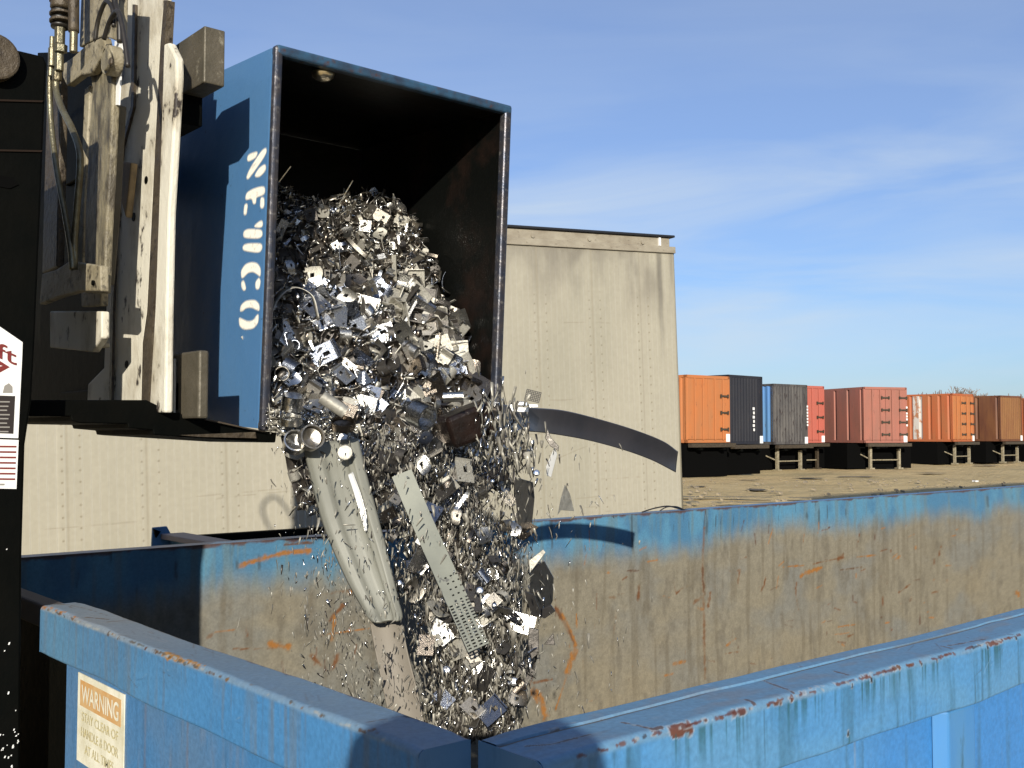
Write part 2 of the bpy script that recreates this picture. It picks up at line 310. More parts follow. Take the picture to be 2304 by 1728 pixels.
# far wall, seen from inside: blue only along the top, scraped to grey-tan below, rust scars
def far_wall():
    U = uaxis(XI, XE, 5.2, .006, 1.01); V = np.linspace(.15, RZ, 190)
    X, Z = np.meshgrid(U, V, indexing='ij')
    dent = (fbm(X*1.3, Z*1.6, 5, 3)-.5)*.03*sst(RZ, RZ-.15, Z)
    P = np.stack([X, np.full_like(X, YF)+dent, Z], -1)
    n1 = fbm(X*3, Z*5, 11); n2 = fbm(X*22, Z*9, 12); n3 = fbm(X*60, Z*60, 13); ns = fbm(X*30, Z*2.2, 14)
    C = np.zeros(X.shape+(3,)); C[:] = (.262, .235, .175)
    C = mixc(C, (.225, .22, .192), sst(.4, .7, n1)); C = mixc(C, (.28, .235, .155), sst(.35, .75, fbm(X*1.2, Z*2.5, 31))*.7*sst(.9, .5, Z))
    C = mixc(C, (.165, .145, .11), sst(.52, .8, n2)*.6); C *= (1+(n3-.5)*.35)[..., None]
    C = mixc(C, (.15, .125, .085), sst(.55, .75, ns)*.45)
    edge = RZ-.155+(fbm(X*2.5, Z*1, 15)-.5)*.13+(fbm(X*22, Z*6, 16)-.5)*.06
    blue = sst(-.09, .07, Z-edge); bl = mixc(np.zeros(X.shape+(3,))+np.array((.095, .28, .44)), (.065, .21, .37), sst(.4, .65, fbm(X*9, Z*5, 17)))
    bl = mixc(bl, (.13, .21, .24), sst(.5, .7, fbm(X*40, Z*3, 18))*.6)
    bl = mixc(bl, (.035, .06, .08), sst(.70, .82, fbm(X*45, Z*6, 19))*.7)
    C = C*(1-blue[..., None]*.95)+bl*blue[..., None]*.95
    R_ = np.full(X.shape, .62)
    def rust(pts, wd, cc=RUST, f=.97, soft=.35):
        nonlocal C
        wd = wd*.78; q = [tuple(onY(x, y, YF)) for x, y in pts]; d = stroke_dist(P, q)+(n3-.5)*wd*2.0+(n2-.5)*wd*1.5
        C = mixc(C, cc, f*(.45+.55*sst(.34, .54, fbm(X*34, Z*26, 99)))*sst(wd*(1+soft), wd*(1-soft), d))
        C = mixc(C, (.22, .14, .07), .22*sst(wd*2.2, wd, d))
    rust(Z7([(455, 340), (450, 560), (455, 900), (458, 1160)]), .010, RUST, .85, .9); rust(Z7([(450, 560), (455, 700)]), .014, DKRUST, .8)
    rust(Z7([(458, 235), (455, 330)]), .004, (.03, .04, .05), .9)
    rust(Z7([(400, 750), (440, 720)]), .010); rust(Z7([(480, 770), (490, 700)]), .012); rust(Z7([(425, 780), (450, 785)]), .010, ORUST)
    for s, wd, cc in [([(885, 552), (1000, 545)], .004, ORUST), ([(1050, 535), (1200, 502)], .005, RUST), ([(1185, 505), (1212, 498)], .016, RUST), ([(985, 598), (1040, 578), (1095, 555)], .016, ORUST),
                      ([(1200, 570), (1320, 553)], .004, DKRUST), ([(1290, 497), (1390, 488)], .004, ORUST), ([(1738, 492), (1757, 425)], .010, RUST), ([(1500, 512), (1530, 490)], .008, ORUST), ([(652, 568), (642, 640)], .008, RUST),
                      ([(790, 615), (785, 650), (768, 685)], .009, RUST), ([(288, 640), (300, 700), (340, 670), (388, 648)], .006, RUST), ([(96, 660), (90, 730)], .009, DKRUST), ([(580, 560), (600, 578), (645, 570)], .005, RUST),
                      ([(1520, 692), (1582, 650)], .008, RUST), ([(1585, 735), (1590, 725)], .012, DKRUST), ([(1712, 692), (1735, 688)], .010, RUST), ([(285, 1088), (350, 1075)], .011, ORUST), ([(570, 990), (632, 945)], .008, ORUST),
                      ([(568, 1030), (650, 1018)], .004, RUST), ([(1190, 882), (1280, 868)], .004, ORUST), ([(770, 867), (850, 858)], .004, DKRUST), ([(1300, 318), (1300, 352)], .007, DKRUST), ([(1922, 508), (1913, 645)], .006, RUST),
                      ([(960, 640), (958, 700), (972, 785)], .006, RUST), ([(1925, 397), (1982, 374)], .006, RUST), ([(2165, 690), (2180, 705)], .02, ORUST), ([(1240, 935), (1270, 925)], .007, RUST), ([(220, 745), (215, 725), (240, 720)], .004, RUST)]:
        rust(Z7(s), wd, cc)
    for s, wd, cc in [([(1520, 330), (1600, 450), (1650, 560), (1640, 640)], .012, RUST), ([(1560, 360), (1620, 470), (1655, 560)], .008, ORUST), ([(1650, 590), (1600, 720)], .022, ORUST), ([(1690, 600), (1700, 700)], .006, ORUST), ([(1370, 850), (1430, 890), (1450, 1000)], .022, ORUST), ([(1520, 960), (1560, 850), (1590, 760)], .008, ORUST),
                      ([(1380, 790), (1500, 770)], .005, RUST), ([(120, 400), (160, 350), (200, 310)], .010, RUST), ([(145, 380), (130, 520)], .009, ORUST), ([(130, 700), (160, 635)], .013, RUST), ([(0, 507), (360, 452)], .004, ORUST), ([(0, 620), (60, 682)], .008, RUST), ([(60, 240), (270, 212)], .004, RUST), ([(240, 230), (280, 215)], .012, ORUST),
                      ([(1905, 345), (1890, 480)], .008, RUST), ([(1860, 260), (1900, 262)], .006, RUST), ([(2045, 200), (2040, 260)], .006, RUST)]:
        rust(Z6(s), wd, cc)
    for s, wd, cc in [([(1560, 350), (1640, 318), (1720, 298), (1837, 268), (2000, 255)], .010, ORUST), ([(1390, 780), (1800, 745)], .003, ORUST), ([(1750, 858), (1860, 880)], .014, ORUST), ([(1510, 890), (1760, 885)], .003, RUST), ([(1840, 215), (2010, 205)], .005, DKRUST), ([(1560, 690), (1700, 690)], .003, RUST), ([(1340, 820), (1370, 800)], .006, RUST)]:
        rust(Z3(s), wd, cc)
    rr = random.Random(3)
    for k in range(170):
        x = rr.uniform(1.7, 7.5); z = rr.uniform(.35, 1.1); a = rr.choice([rr.gauss(0, .25), rr.gauss(1.5, .2)]); l = rr.uniform(.01, .09)
        d = stroke_dist(P, [(x, YF, z), (x+l*math.cos(a), YF, z+l*math.sin(a))])+(n3-.5)*.006
        C = mixc(C, rr.choice([RUST, DKRUST, ORUST]), rr.uniform(.5, .9)*sst(.006, .002, d))
    d = stroke_dist(P, [(XI, YF, RZ), (XE, YF, RZ)])+(fbm(X*18, Z*3, 23)-.5)*.03
    C = mixc(C, DKRUST, .85*sst(.012, .004, d)); 
    sub(grid_obj('side_wall', P, np.concatenate([C, R_[..., None]], -1), M['paint'], flip=False))
far_wall()
# far rim tube outside the far wall, end walls, floor, near wall
b = MB().box((XI-.08, YF+.012, RZ-.11), (XE, YF+.12, RZ-.004)); sub(b.build('rim', M['blue'], bevel=.008))
mscr = mat('scraped_dumpster_wall', (.27, .24, .18), .65, 0, var=(.2, .18, .14), scale=6, stretch=(1, 1, .4), var2=RUST, scale2=14, lo2=.64, hi2=.7, bump=.1)
b = MB().box((XI+.004, YI+.004, .10), (XE, YF-.02, .15)); sub(b.build('floor_plate', mscr))
b = MB().box((XE-.01, YI, .15), (XE+.07, YF+.01, RZ)); sub(b.build('end_wall', mscr))
b = MB().box((.84, YI+.01, .15), (XI-.003, 2.47, RZ-.10)).box((.86, 2.474, .15), (XI-.003, YF, RZ-.10)); sub(b.build('end_wall', mscr))
b = MB().box((XI, 1.022, .15), (XE-.012, YI-.004, RZ-.1)); sub(b.build('side_wall', mscr))
# swept rims with painted wear
def sweep(prof, axis, U, wear, name):
    """prof: list of (across, z) points; axis 'X' sweeps along X with across=Y, 'Y' along Y with across=X"""
    pr = np.array(prof); seg = np.hypot(*np.diff(pr, axis=0).T); t = np.concatenate([[0], np.cumsum(seg)])
    T = np.unique(np.concatenate([np.arange(0, t[-1], .0022), t])); A = np.interp(T, t, pr[:, 0]); Z = np.interp(T, t, pr[:, 1])
    S, TT = np.meshgrid(U, T, indexing='ij'); AA = np.broadcast_to(A, S.shape); ZZ = np.broadcast_to(Z, S.shape)
    P = np.stack([S, AA, ZZ], -1) if axis == 'X' else np.stack([AA, S, ZZ], -1)
    P = P.copy(); fade = sst(U[0], U[0]+.05, S)*sst(U[-1], U[-1]-.05, S); n = (fbm(S*4, TT*6, 77, 3)-.5)*.0075+(fbm(S*1.1, TT*0, 78, 2)-.5)*.008; n = n*fade; P[..., 2] += n; P[..., 1 if axis == 'X' else 0] += n
    C = wear(S, TT, P)
    return sub(grid_obj(name, P, C, M['paint'], flip=(axis == 'X')))
def rnd(a, z, r, q0, q1, n=6):
    return [(a+r*math.cos(q0+(q1-q0)*k/n), z+r*math.sin(q0+(q1-q0)*k/n)) for k in range(n+1)]
PI = math.pi
# near long side: profile from the inside lip over the top and down the outer face
pr = [(YI, RZ-.10), (YI, RZ-.004)] + rnd(YI-.006, RZ-.004, .006, 0, PI/2, 3) + [(YI-.034, RZ+.002), (YI-.035, RZ-.001), (YI-.040, RZ-.001), (YI-.041, RZ)] + rnd(YO+.012, RZ-.012, .012, PI/2, PI, 6) + [(YO, RZ-.098)] + rnd(YO+.006, RZ-.102, .006, PI, 1.5*PI, 3) + [(YO+.03, RZ-.108)]
def wear_side(S, T, P):
    X, Y, Z = P[..., 0], P[..., 1], P[..., 2]
    n1 = fbm(S*4, T*8, 41); n2 = fbm(S*70, T*70, 42); n3 = fbm(S*160, T*160, 43, 2); drip = fbm(S*42, Z*3, 44); drip2 = fbm(S*95, Z*4, 46)
    front = sst(RZ-.006, RZ-.014, Z)*sst(YO+.03, YO+.01, Y)
    C = np.zeros(S.shape+(3,))+np.array((.080, .275, .57)); C = mixc(C, (.105, .295, .54), sst(.35, .7, n1))
    top = 1-front; C = mixc(C, (.145, .295, .46), top*(.75+.25*n2)); C = mixc(C, (.22, .23, .25), top*sst(.5, .8, fbm(S*12, T*30, 45))*.5)
    C = mixc(C, (.045, .15, .25), front*sst(.52, .75, drip)*.55); C = mixc(C, (.03, .09, .12), front*sst(.66, .8, drip2)*.5)
    g = sst(.0045, .0015, np.abs(Y-(YI-.0375)))*sst(.38, .5, fbm(S*3, S*0, 47)); C = mixc(C, (.11, .075, .035), g*(1-front)*.95)
    def st(pts, wd, cc=DKRUST, f=.95, pl='F'):
        nonlocal C
        wd = wd*1.35
        q = [tuple(onY(x, y, YO)) if pl == 'F' else tuple(onZ(x, y, RZ)) for x, y in pts]; d = stroke_dist(P, q)+(n2-.5)*wd*1.6+(n3-.5)*wd
        C = mixc(C, (.42, .46, .50), f*.55*sst(wd*1.55, wd*1.2, d)); C = mixc(C, cc, f*sst(wd*1.2, wd*.8, d))
        if pl == 'F':
            m = np.array(q); xm = m[:, 0].mean(); hw = max(np.ptp(m[:, 0])/2, .004)
            dr = sst(hw+.004, hw, np.abs(X-xm))*sst(m[:, 2].min(), m[:, 2].min()-.006, Z)*sst(.50, .62, fbm(S*130+xm*90, Z*2, 48))*sst(m[:, 2].min()-.085, m[:, 2].min(), Z)
            C = mixc(C, (.02, .10, .12), dr*front*.8)
    st(Z7([(1000, 1222), (1080, 1200), (1180, 1165)]), .0052, (.115, .028, .018)); st(Z7([(1180, 1160), (1300, 1132), (1440, 1095)]), .0030, (.11, .028, .018)); st(Z7([(1325, 1142), (1400, 1118)]), .0050, (.13, .03, .018)); st(Z7([(1440, 1090), (1600, 1050), (1740, 1018)]), .0025, (.115, .028, .018))
    st(Z7([(295, 1462), (335, 1448), (370, 1440)]), .0060, (.13, .04, .02)); st(Z7([(635, 1355), (680, 1345)]), .0055, (.10, .03, .02)); st(Z7([(850, 1305), (880, 1300)]), .003); st(Z7([(930, 1260), (940, 1280)]), .003); st(Z7([(920, 1250), (970, 1247)]), .0028)
    for x, y in [(505, 1382), (570, 1357), (1270, 1160), (1375, 1175), (1268, 1205), (1445, 1132), (1655, 1092), (1740, 1068), (1250, 1466), (2012, 992), (2175, 940), (810, 1312), (1300, 1160)]: st(Z7([(x, y-6), (x, y+8)]), .0024, (.02, .02, .025))
    st(Z7([(1970, 965), (2090, 962)]), .004, (.14, .05, .03)); st(Z7([(1500, 1105), (1535, 1100)]), .004, (.13, .06, .03)); st(Z7([(430, 1355), (475, 1390)]), .003)
    for s in [[(0, 1415), (90, 1432), (165, 1455)], [(60, 1430), (165, 1452), (215, 1438)], [(775, 1180), (850, 1210), (940, 1245)], [(380, 1212), (470, 1222)], [(950, 1120), (990, 1112)], [(680, 1290), (720, 1305)], [(1170, 1130), (1240, 1150)], [(1800, 985), (2000, 950)], [(1850, 850), (2030, 820)], [(2050, 840), (2212, 800)], [(1760, 990), (1810, 1000)], [(600, 1160), (640, 1165)]]:
        st(Z7(s), .0022, (.08, .035, .02), .85, 'T')
    st(Z6([(1340, 1190), (1480, 1185), (1740, 1120)]), .002, (.07, .04, .03), .8, 'T'); st(Z6([(1480, 1100), (1640, 1055)]), .002, (.12, .07, .03), .8, 'T')
    rr = random.Random(11)
    for k in range(70):
        x = rr.uniform(.95, 2.5); l = rr.choice([.003, .006, .015, .03]); q = [(x, YO+.004, RZ-.004), (x+l, YO+rr.uniform(.002, .006), RZ-.004+rr.uniform(-.003, .002))]
        d = stroke_dist(P, q)+(n3-.5)*.004; C = mixc(C, rr.choice([(.10, .03, .02), (.13, .05, .03), (.05, .05, .06), (.30, .33, .36)]), .85*sst(.0032, .0014, d))
    for k in range(60):
        x = rr.uniform(.95, 2.5); y = rr.uniform(YO+.012, YI-.004); l = rr.uniform(.01, .08); a = rr.gauss(.1, .35)
        d = stroke_dist(P, [(x, y, RZ), (x+l*math.cos(a), y+l*math.sin(a), RZ)])+(n2-.5)*.0016; C = mixc(C, rr.choice([(.09, .06, .05), (.36, .40, .48), (.12, .13, .17)]), .6*sst(.0016, .0006, d))
    for k in range(45):
        x = rr.uniform(.95, 2.5); z = rr.uniform(RZ-.10, RZ-.01); l = rr.uniform(.004, .05); a = rr.gauss(0, .5)
        d = stroke_dist(P, [(x, YO, z), (x+l*math.cos(a), YO, z+l*math.sin(a))])+(n2-.5)*.0014; C = mixc(C, rr.choice([(.04, .13, .28), (.20, .38, .60), (.06, .09, .12)]), .55*sst(.0014, .0005, d))
    r = .40+.15*(1-front)+.1*(n2-.5)
    return np.concatenate([C, r[..., None]], -1)
sweep(pr, 'X', uaxis(XI+.002, XE, 2.7, .003, 1.03), wear_side, 'rim')
b = MB().prism([(XI, y, z) for y, z in [(YI, RZ-.1), (YI, RZ+.0005), (YO+.012, RZ-.0002), (YO+.0035, RZ-.004), (YO, RZ-.012), (YO, RZ-.1)]], (.0018, 0, 0)); sub(b.build('rim_cap', M['blue']))
# near end: rim tube and door panel
pr2 = [(XI, RZ-.10), (XI, RZ-.006)] + rnd(XI-.006, RZ-.006, .006, 0, PI/2, 3) + rnd(XO+.010, RZ-.010, .010, PI/2, PI, 6) + [(XO, RZ-.098)] + rnd(XO+.006, RZ-.102, .006, PI, 1.5*PI, 3) + [(XO+.03, RZ-.108)]
def wear_end(S, T, P):
    X, Y, Z = P[..., 0], P[..., 1], P[..., 2]
    n1 = fbm(S*4, T*7, 51); n2 = fbm(S*80, T*80, 52); n3 = fbm(S*160, T*160, 53, 2); drip = fbm(S*50, Z*3, 54)
    front = sst(RZ-.005, RZ-.012, Z)*sst(XO+.03, XO+.01, X); far = sst(1.6, 2.5, S)
    C = np.zeros(S.shape+(3,))+np.array((.072, .25, .53)); C = mixc(C, (.12, .25, .36), far*.75); C = mixc(C, (.09, .22, .40), sst(.4, .7, n1)*.7)
    C = mixc(C, (.195, .295, .40), (1-front)*(.7+.3*n2)); C = mixc(C, (.33, .30, .26), (1-front)*far*.5*sst(.3, .7, n1))
    C = mixc(C, (.15, .20, .25), front*sst(.5, .75, drip)*.5); C = mixc(C, (.13, .15, .17), front*sst(.62, .8, fbm(S*110, Z*4, 55))*.35)
    def st(pts, wd, cc=ORUST, f=.9, pl='F'):
        nonlocal C
        wd = wd*1.5
        q = [tuple(onX(x, y, XO)) if pl == 'F' else tuple(onZ(x, y, RZ)) for x, y in pts]; d = stroke_dist(P, q)+(n2-.5)*wd*1.6+(n3-.5)*wd
        C = mixc(C, cc, f*sst(wd*1.3, wd*.7, d))
    st(Z3([(235, 598), (330, 620), (500, 678)]), .0055, ORUST, .95); st(Z3([(500, 680), (600, 712)]), .003, (.13, .08, .03)); st(Z3([(235, 640), (245, 720)]), .005, ORUST, .7)
    st(Z3([(640, 735), (700, 760), (690, 790)]), .0035, (.09, .06, .04)); st(Z3([(780, 780), (900, 805)]), .0045, (.12, .075, .04)); st(Z3([(800, 800), (860, 825)]), .003, ORUST)
    st(Z3([(1050, 905), (1150, 940), (1280, 985)]), .0062, (.42, .20, .03)); st(Z3([(1020, 890), (1100, 905)]), .004, (.12, .07, .03)); st(Z3([(1290, 985), (1294, 1020)]), .002, DKRUST)
    st(Z3([(945, 845), (935, 890)]), .0025, DKRUST); st(Z3([(1430, 1030), (1500, 1025)]), .003, (.10, .06, .04)); st(Z3([(1540, 1080), (1660, 1115), (1800, 1160)]), .004, (.13, .09, .05)); st(Z3([(1600, 1085), (1720, 1130)]), .003, ORUST)
    st(Z6([(80, 940), (115, 945)]), .003, (.12, .08, .04)); st(Z6([(260, 1035), (300, 1045)]), .0035, (.10, .05, .03)); st(Z6([(340, 1058), (430, 1085)]), .006, (.16, .08, .03)); st(Z6([(590, 1012), (680, 1020)]), .004, (.03, .03, .04), .8, 'T')
    for s in [[(375, 600), (540, 635), (690, 680)], [(300, 560), (480, 640)], [(700, 722), (830, 712)], [(920, 730), (1010, 742)], [(370, 548), (470, 540)], [(1110, 800), (1160, 795)], [(1520, 892), (1600, 888)], [(1700, 965), (1760, 1000)], [(560, 690), (700, 705)]]:
        st(Z3(s), .0022, (.11, .06, .03), .85, 'T')
    st(Z6([(340, 1050), (560, 1010)]), .0018, DKRUST, .7, 'T')
    rr = random.Random(12)
    for k in range(70):
        y = rr.uniform(1.15, 2.6); l = rr.choice([.003, .006, .015, .03]); q = [(XO+.004, y, RZ-.004), (XO+rr.uniform(.002, .006), y+l, RZ-.004+rr.uniform(-.003, .002))]
        d = stroke_dist(P, q)+(n3-.5)*.004; C = mixc(C, rr.choice([(.22, .12, .04), (.12, .07, .035), (.10, .10, .09), (.32, .35, .36)]), .85*sst(.0032, .0014, d))
    for k in range(60):
        y = rr.uniform(1.15, 2.6); x = rr.uniform(XO+.01, XI-.004); l = rr.uniform(.01, .09); a = rr.gauss(1.5, .3)
        d = stroke_dist(P, [(x, y, RZ), (x+l*math.cos(a), y+l*math.sin(a), RZ)])+(n2-.5)*.0016; C = mixc(C, rr.choice([(.13, .08, .04), (.36, .38, .42), (.12, .13, .15)]), .6*sst(.0016, .0006, d))
    for k in range(45):
        y = rr.uniform(1.15, 2.6); z = rr.uniform(RZ-.10, RZ-.01); l = rr.uniform(.004, .05); a = rr.gauss(0, .5)
        d = stroke_dist(P, [(XO, y, z), (XO, y+l*math.cos(a), z+l*math.sin(a))])+(n2-.5)*.0014; C = mixc(C, rr.choice([(.05, .13, .26), (.22, .36, .52), (.08, .09, .10)]), .55*sst(.0014, .0005, d))
    d = np.abs(X-XI)+np.abs(Z-RZ)+(fbm(S*30, S*0, 57)-.5)*.012; C = mixc(C, (.13, .05, .03), .7*sst(.006, .002, d))
    return np.concatenate([C, (.48+.1*(n2-.5))[..., None]], -1)
sweep(pr2, 'Y', uaxis(YI+.016, 2.62, 9, .0025), wear_end, 'rim')
for y0 in (YI+.016, 2.62):
    b = MB().prism([(x, y0-(.0015 if y0 < 2 else 0), z) for x, z in [(XI, RZ-.106), (XI-.001, RZ-.0015), (XI-.006, RZ), (XO+.010, RZ), (XO+.003, RZ-.003), (XO, RZ-.010), (XO, RZ-.106)]], (0, .0015, 0)); sub(b.build('rim_cap', M['blue']))
b = MB().box((.835, 2.623, RZ-.07), (XI, YF+.012, RZ-.012)); sub(b.build('rim', mat('shaded_rim', (.10, .085, .085), .7), bevel=.006))  # forklift's shade on this stretch of rim is kept in its colour
def wear_door(S, T, P):
    Z = P[..., 2]; n1 = fbm(S*5, Z*4, 61); n2 = fbm(S*60, Z*60, 62)
    C = np.zeros(S.shape+(3,))+np.array((.060, .215, .47)); C = mixc(C, (.11, .21, .36), sst(.35, .75, n1)*.8); C = mixc(C, (.20, .22, .26), sst(.55, .8, fbm(S*40, Z*6, 63))*.35)
    C = mixc(C, (.04, .12, .24), sst(.6, .8, fbm(S*90, Z*5, 64))*.35)
    for y in (2.02, 1.83): C = mixc(C, (.22, .13, .06), .3*sst(.006, .001, np.abs(S-y)+(n2-.5)*.006))
    return np.concatenate([C, (.5+.1*(n2-.5))[..., None]], -1)
xd = XO+.012
U = np.arange(1.10, 2.4715, .004); V = np.arange(.75, RZ-.10, .004); S_, Z_ = np.meshgrid(U, V, indexing='ij')
P_ = np.stack([np.full_like(S_, xd), S_, Z_], -1); door = sub(grid_obj('end_door', P_, wear_door(S_, Z_, P_), M['paint'], flip=True))
b = MB().box((xd+.001, 1.10, .2), (.838, 2.47, RZ-.108)).box((xd, 1.10, .2), (.836, 2.47, .749)); sub(b.build('door_frame', M['blue']))
b = MB().box((.850, 2.478, .1), (.859, YF+.1, RZ-.07)); sub(b.build('dark_end_plate', M['black']))  # near-black sheet filling the end past the door
# outer side sheet, its ribs and bottom rails
def wear_out(S, T, P):
    Z = P[..., 2]; n1 = fbm(S*4, Z*3, 71); n2 = fbm(S*60, Z*60, 72)
    C = np.zeros(S.shape+(3,))+np.array((.050, .235, .60)); C = mixc(C, (.10, .30, .58), sst(.4, .75, n1)*.7); C = mixc(C, (.05, .14, .22), sst(.6, .78, fbm(S*60, Z*3, 73))*.5)
    C = mixc(C, (.25, .28, .30), sst(.70, .82, fbm(S*80, Z*5, 74))*.4)
    return np.concatenate([C, (.4+.1*(n2-.5))[..., None]], -1)
U = np.concatenate([np.arange(.9, 2.8, .005), np.arange(2.8, XE, .2)]); V = np.arange(.6, RZ-.10, .005); S_, Z_ = np.meshgrid(U, V, indexing='ij')
P_ = np.stack([S_, np.full_like(S_, YO+.030), Z_], -1); sub(grid_obj('side_wall', P_, wear_out(S_, Z_, P_), M['paint']))
bl2 = mat('bright_blue_paint', (.055, .24, .59), .4, 0, var=(.09, .27, .52), scale=5, stretch=(1, 1, .3), var2=(.05, .15, .25), scale2=40, lo2=.6, hi2=.75)
xr = onY(2165, 1640, YO+.008).x
for k in range(-1, 11):
    x0 = xr+k*.62
    if x0 < 1.2 or x0 > XE-.2: continue
    b = MB().prism([(x0-.075, YO+.029, .2), (x0-.05, YO+.008, .2), (x0+.05, YO+.008, .2), (x0+.075, YO+.029, .2)], (0, 0, RZ-.31)); sub(b.build('rib', bl2, bevel=.004))
b = MB().box((XI, YO+.02, .08), (XE, YO+.12, .2)).box((XI, YF-.02, .05), (XE, YF+.08, .14)); sub(b.build('bottom_rail', M['blue']))
# warning sign
def text_mesh(txt, name, m, parent, org, ex, ey, h, w=None, off=.0008, bold=0.0):
    cu = bpy.data.curves.new(name, 'FONT'); cu.body = txt; cu.align_x = 'CENTER'; cu.align_y = 'CENTER'; cu.size = 1; cu.offset = bold
    t = bpy.data.objects.new(name, cu); col.objects.link(t); dg = bpy.context.evaluated_depsgraph_get(); me = bpy.data.meshes.new_from_object(t.evaluated_get(dg)); bpy.data.objects.remove(t)
    co = np.array([v.co[:] for v in me.vertices]); mn = co.min(0); mxx = co.max(0); c = (mn+mxx)/2
    sh = h/(mxx[1]-mn[1]); sw = (w/(mxx[0]-mn[0])) if w else sh
    ex = Vector(ex).normalized(); ey = Vector(ey).normalized(); n = ex.cross(ey)
    for v in me.vertices: v.co = Vector(org)+ex*((v.co.x-c[0])*sw)+ey*((v.co.y-c[1])*sh)+n*off
    me.materials.clear(); return link(name, me, m, parent)
xs = xd-.0025
tl = onX(176, 1512, xs); tr = onX(280, 1568, xs); bl_ = onX(171, 1704, xs)
sy0, sy1 = tr.y, tl.y; sz1 = tl.z; sz0 = bl_.z-.004; sw_ = sy1-sy0; shh = sz1-sz0
b = MB().box((xs, sy0, sz0), (xd-.0005, sy1, sz1)); sign = sub(b.build('warning_sign', M['cream'])); sign['label'] = 'cream warning sign with faded orange heading'
ex = Vector((0, -1, 0)); ey = Vector((0, 0, 1)); cyy = (sy0+sy1)/2
def sg(u, v): return Vector((xs-.0006, sy1-u*sw_, sz1-v*shh))
b = MB().prism([sg(.06, .07), sg(.94, .07), sg(.94, .36), sg(.06, .36)], (.0005, 0, 0)); o = b.build('sign_heading', M['signorange'], sign)
def stx(t, u, v, h, w, m, bold=.0, nm='sign_lettering'):
    o = text_mesh(t, nm, m, sign, sg(u, v), ex, ey, h*shh, w*sw_, off=.0006, bold=bold)
stx('WARNING', .5, .215, .20, .80, M['cream'], .015)
for t, v, wd in (('STAY CLEAR OF', .47, .78), ('HANDLE & DOOR', .645, .80), ('AT ALL TIMES', .82, .62)): stx(t, .5, v, .105, wd, M['signgold'], .008)
# thin cable lying on the far rim
b = MB().tube(catmull([onY(1445, 1152, YF+.04), onY(1475, 1143, YF+.05), onY(1505, 1139, YF+.06), onY(1535, 1146, YF+.07), onY(1560, 1147, YF+.08)], 6), .004, 6)
b.tube(catmull([onY(1485, 1149, YF+.03), onY(1500, 1141, YF+.04), onY(1522, 1140, YF+.05), onY(1542, 1148, YF+.06)], 6), .003, 6)
tag(b.build('cable', M['hose'], smooth=True), 'thin dark cable lying on the far rim of the big blue dumpster', 'cable')

# ---------------------------------------------------------------- second, lower dumpster behind
Y2 = 6.55; X2 = 2.80; Z2 = 1.0
d2 = thing('dumpster', 'lower blue dumpster behind the big one, dark inside, lug on its corner', 'dumpster', (3.9, 5.3, 0))
def s2(o): o.parent = d2; o.matrix_parent_inverse = Matrix.Translation(d2.location).inverted(); return o
s2(MB().box((X2, Y2, .1), (5.0, Y2+.06, Z2)).build('side_wall', M['black'], bevel=.01))  # blue wall coloured black: the bin's shadow on it is painted in
s2(MB().box((X2-.06, 4.3, .1), (X2, Y2+.06, Z2)).build('end_wall', M['blue'], bevel=.006))
s2(MB().box((5.0, 4.3, .1), (5.06, Y2+.06, Z2)).build('end_wall', M['blue']))
s2(MB().box((X2, 4.3, .1), (5.0, 4.36, Z2-.05)).build('side_wall', M['blue']))
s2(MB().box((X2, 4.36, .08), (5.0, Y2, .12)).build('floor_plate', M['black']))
s2(MB().box((X2-.12, 4.3, Z2+.002), (X2+.03, Y2-.1, Z2+.035)).build('rim', mat('dusty_rim', (.26, .24, .27), .7), bevel=.005))
q = [onY(342, 1224, Y2-.1), onY(344, 1187, Y2-.1), onY(376, 1184, Y2-.1), onY(388, 1207, Y2-.1), onY(384, 1240, Y2-.1), onY(342, 1240, Y2-.1)]
s2(MB().prism(q, (0, .02, 0)).build('lifting_lug', M['blue'], bevel=.004))
s2(MB().prism([onY(346, 1190, Y2-.125), onY(362, 1196, Y2-.125), onY(352, 1210, Y2-.125)], (0, .02, 0)).build('lug_hole', M['black']))

# ---------------------------------------------------------------- beige box trailer
mtr = bpy.data.materials.new('beige_trailer_panel'); mtr.use_nodes = True
def trailer_mat():
    nt = mtr.node_tree; N = nt.nodes; L = nt.links; p = N['Principled BSDF']; p.inputs['Roughness'].default_value = .5; p.inputs['Specular IOR Level'].default_value = .3
    a = N.new('ShaderNodeAttribute'); a.attribute_name = 'Col'; L.new(a.outputs['Color'], p.inputs['Base Color'])
    t = N.new('ShaderNodeTexCoord'); n = N.new('ShaderNodeTexNoise'); n.inputs['Scale'].default_value = 1.6; n.inputs['Detail'].default_value = 3; L.new(t.outputs['Object'], n.inputs['Vector'])
    b = N.new('ShaderNodeBump'); b.inputs['Strength'].default_value = .35; b.inputs['Distance'].default_value = .03; L.new(n.outputs['Fac'], b.inputs['Height']); L.new(b.outputs['Normal'], p.inputs['Normal'])
trailer_mat()
TA = math.atan2(5500-1152, 2400)                      # azimuth of its long side, right of the view direction
tdh = FW*math.cos(TA)+RT*math.sin(TA); te = math.atan((977-790)/math.hypot(2400, 4348))
TL = (tdh*math.cos(te)+Vector((0, 0, math.sin(te)))).normalized(); TN = (FW*math.cos(TA-PI/2)+RT*math.sin(TA-PI/2)).normalized(); TU = TL.cross(TN).normalized()
if TU.z < 0: TU = -TU
TC = atd(1512, 566, 10.5)                              # top right corner of the panelled side
trl = thing('box_trailer', 'tall beige riveted box trailer standing behind the blue dumpsters', 'trailer')
trl.matrix_basis = Matrix.Translation(TC) @ Matrix((TL, TN, TU)).transposed().to_4x4()
HT = 2.85; LT = 10.5; WT = 2.5                         # local: x to the right end, y away, z up; origin top right near corner
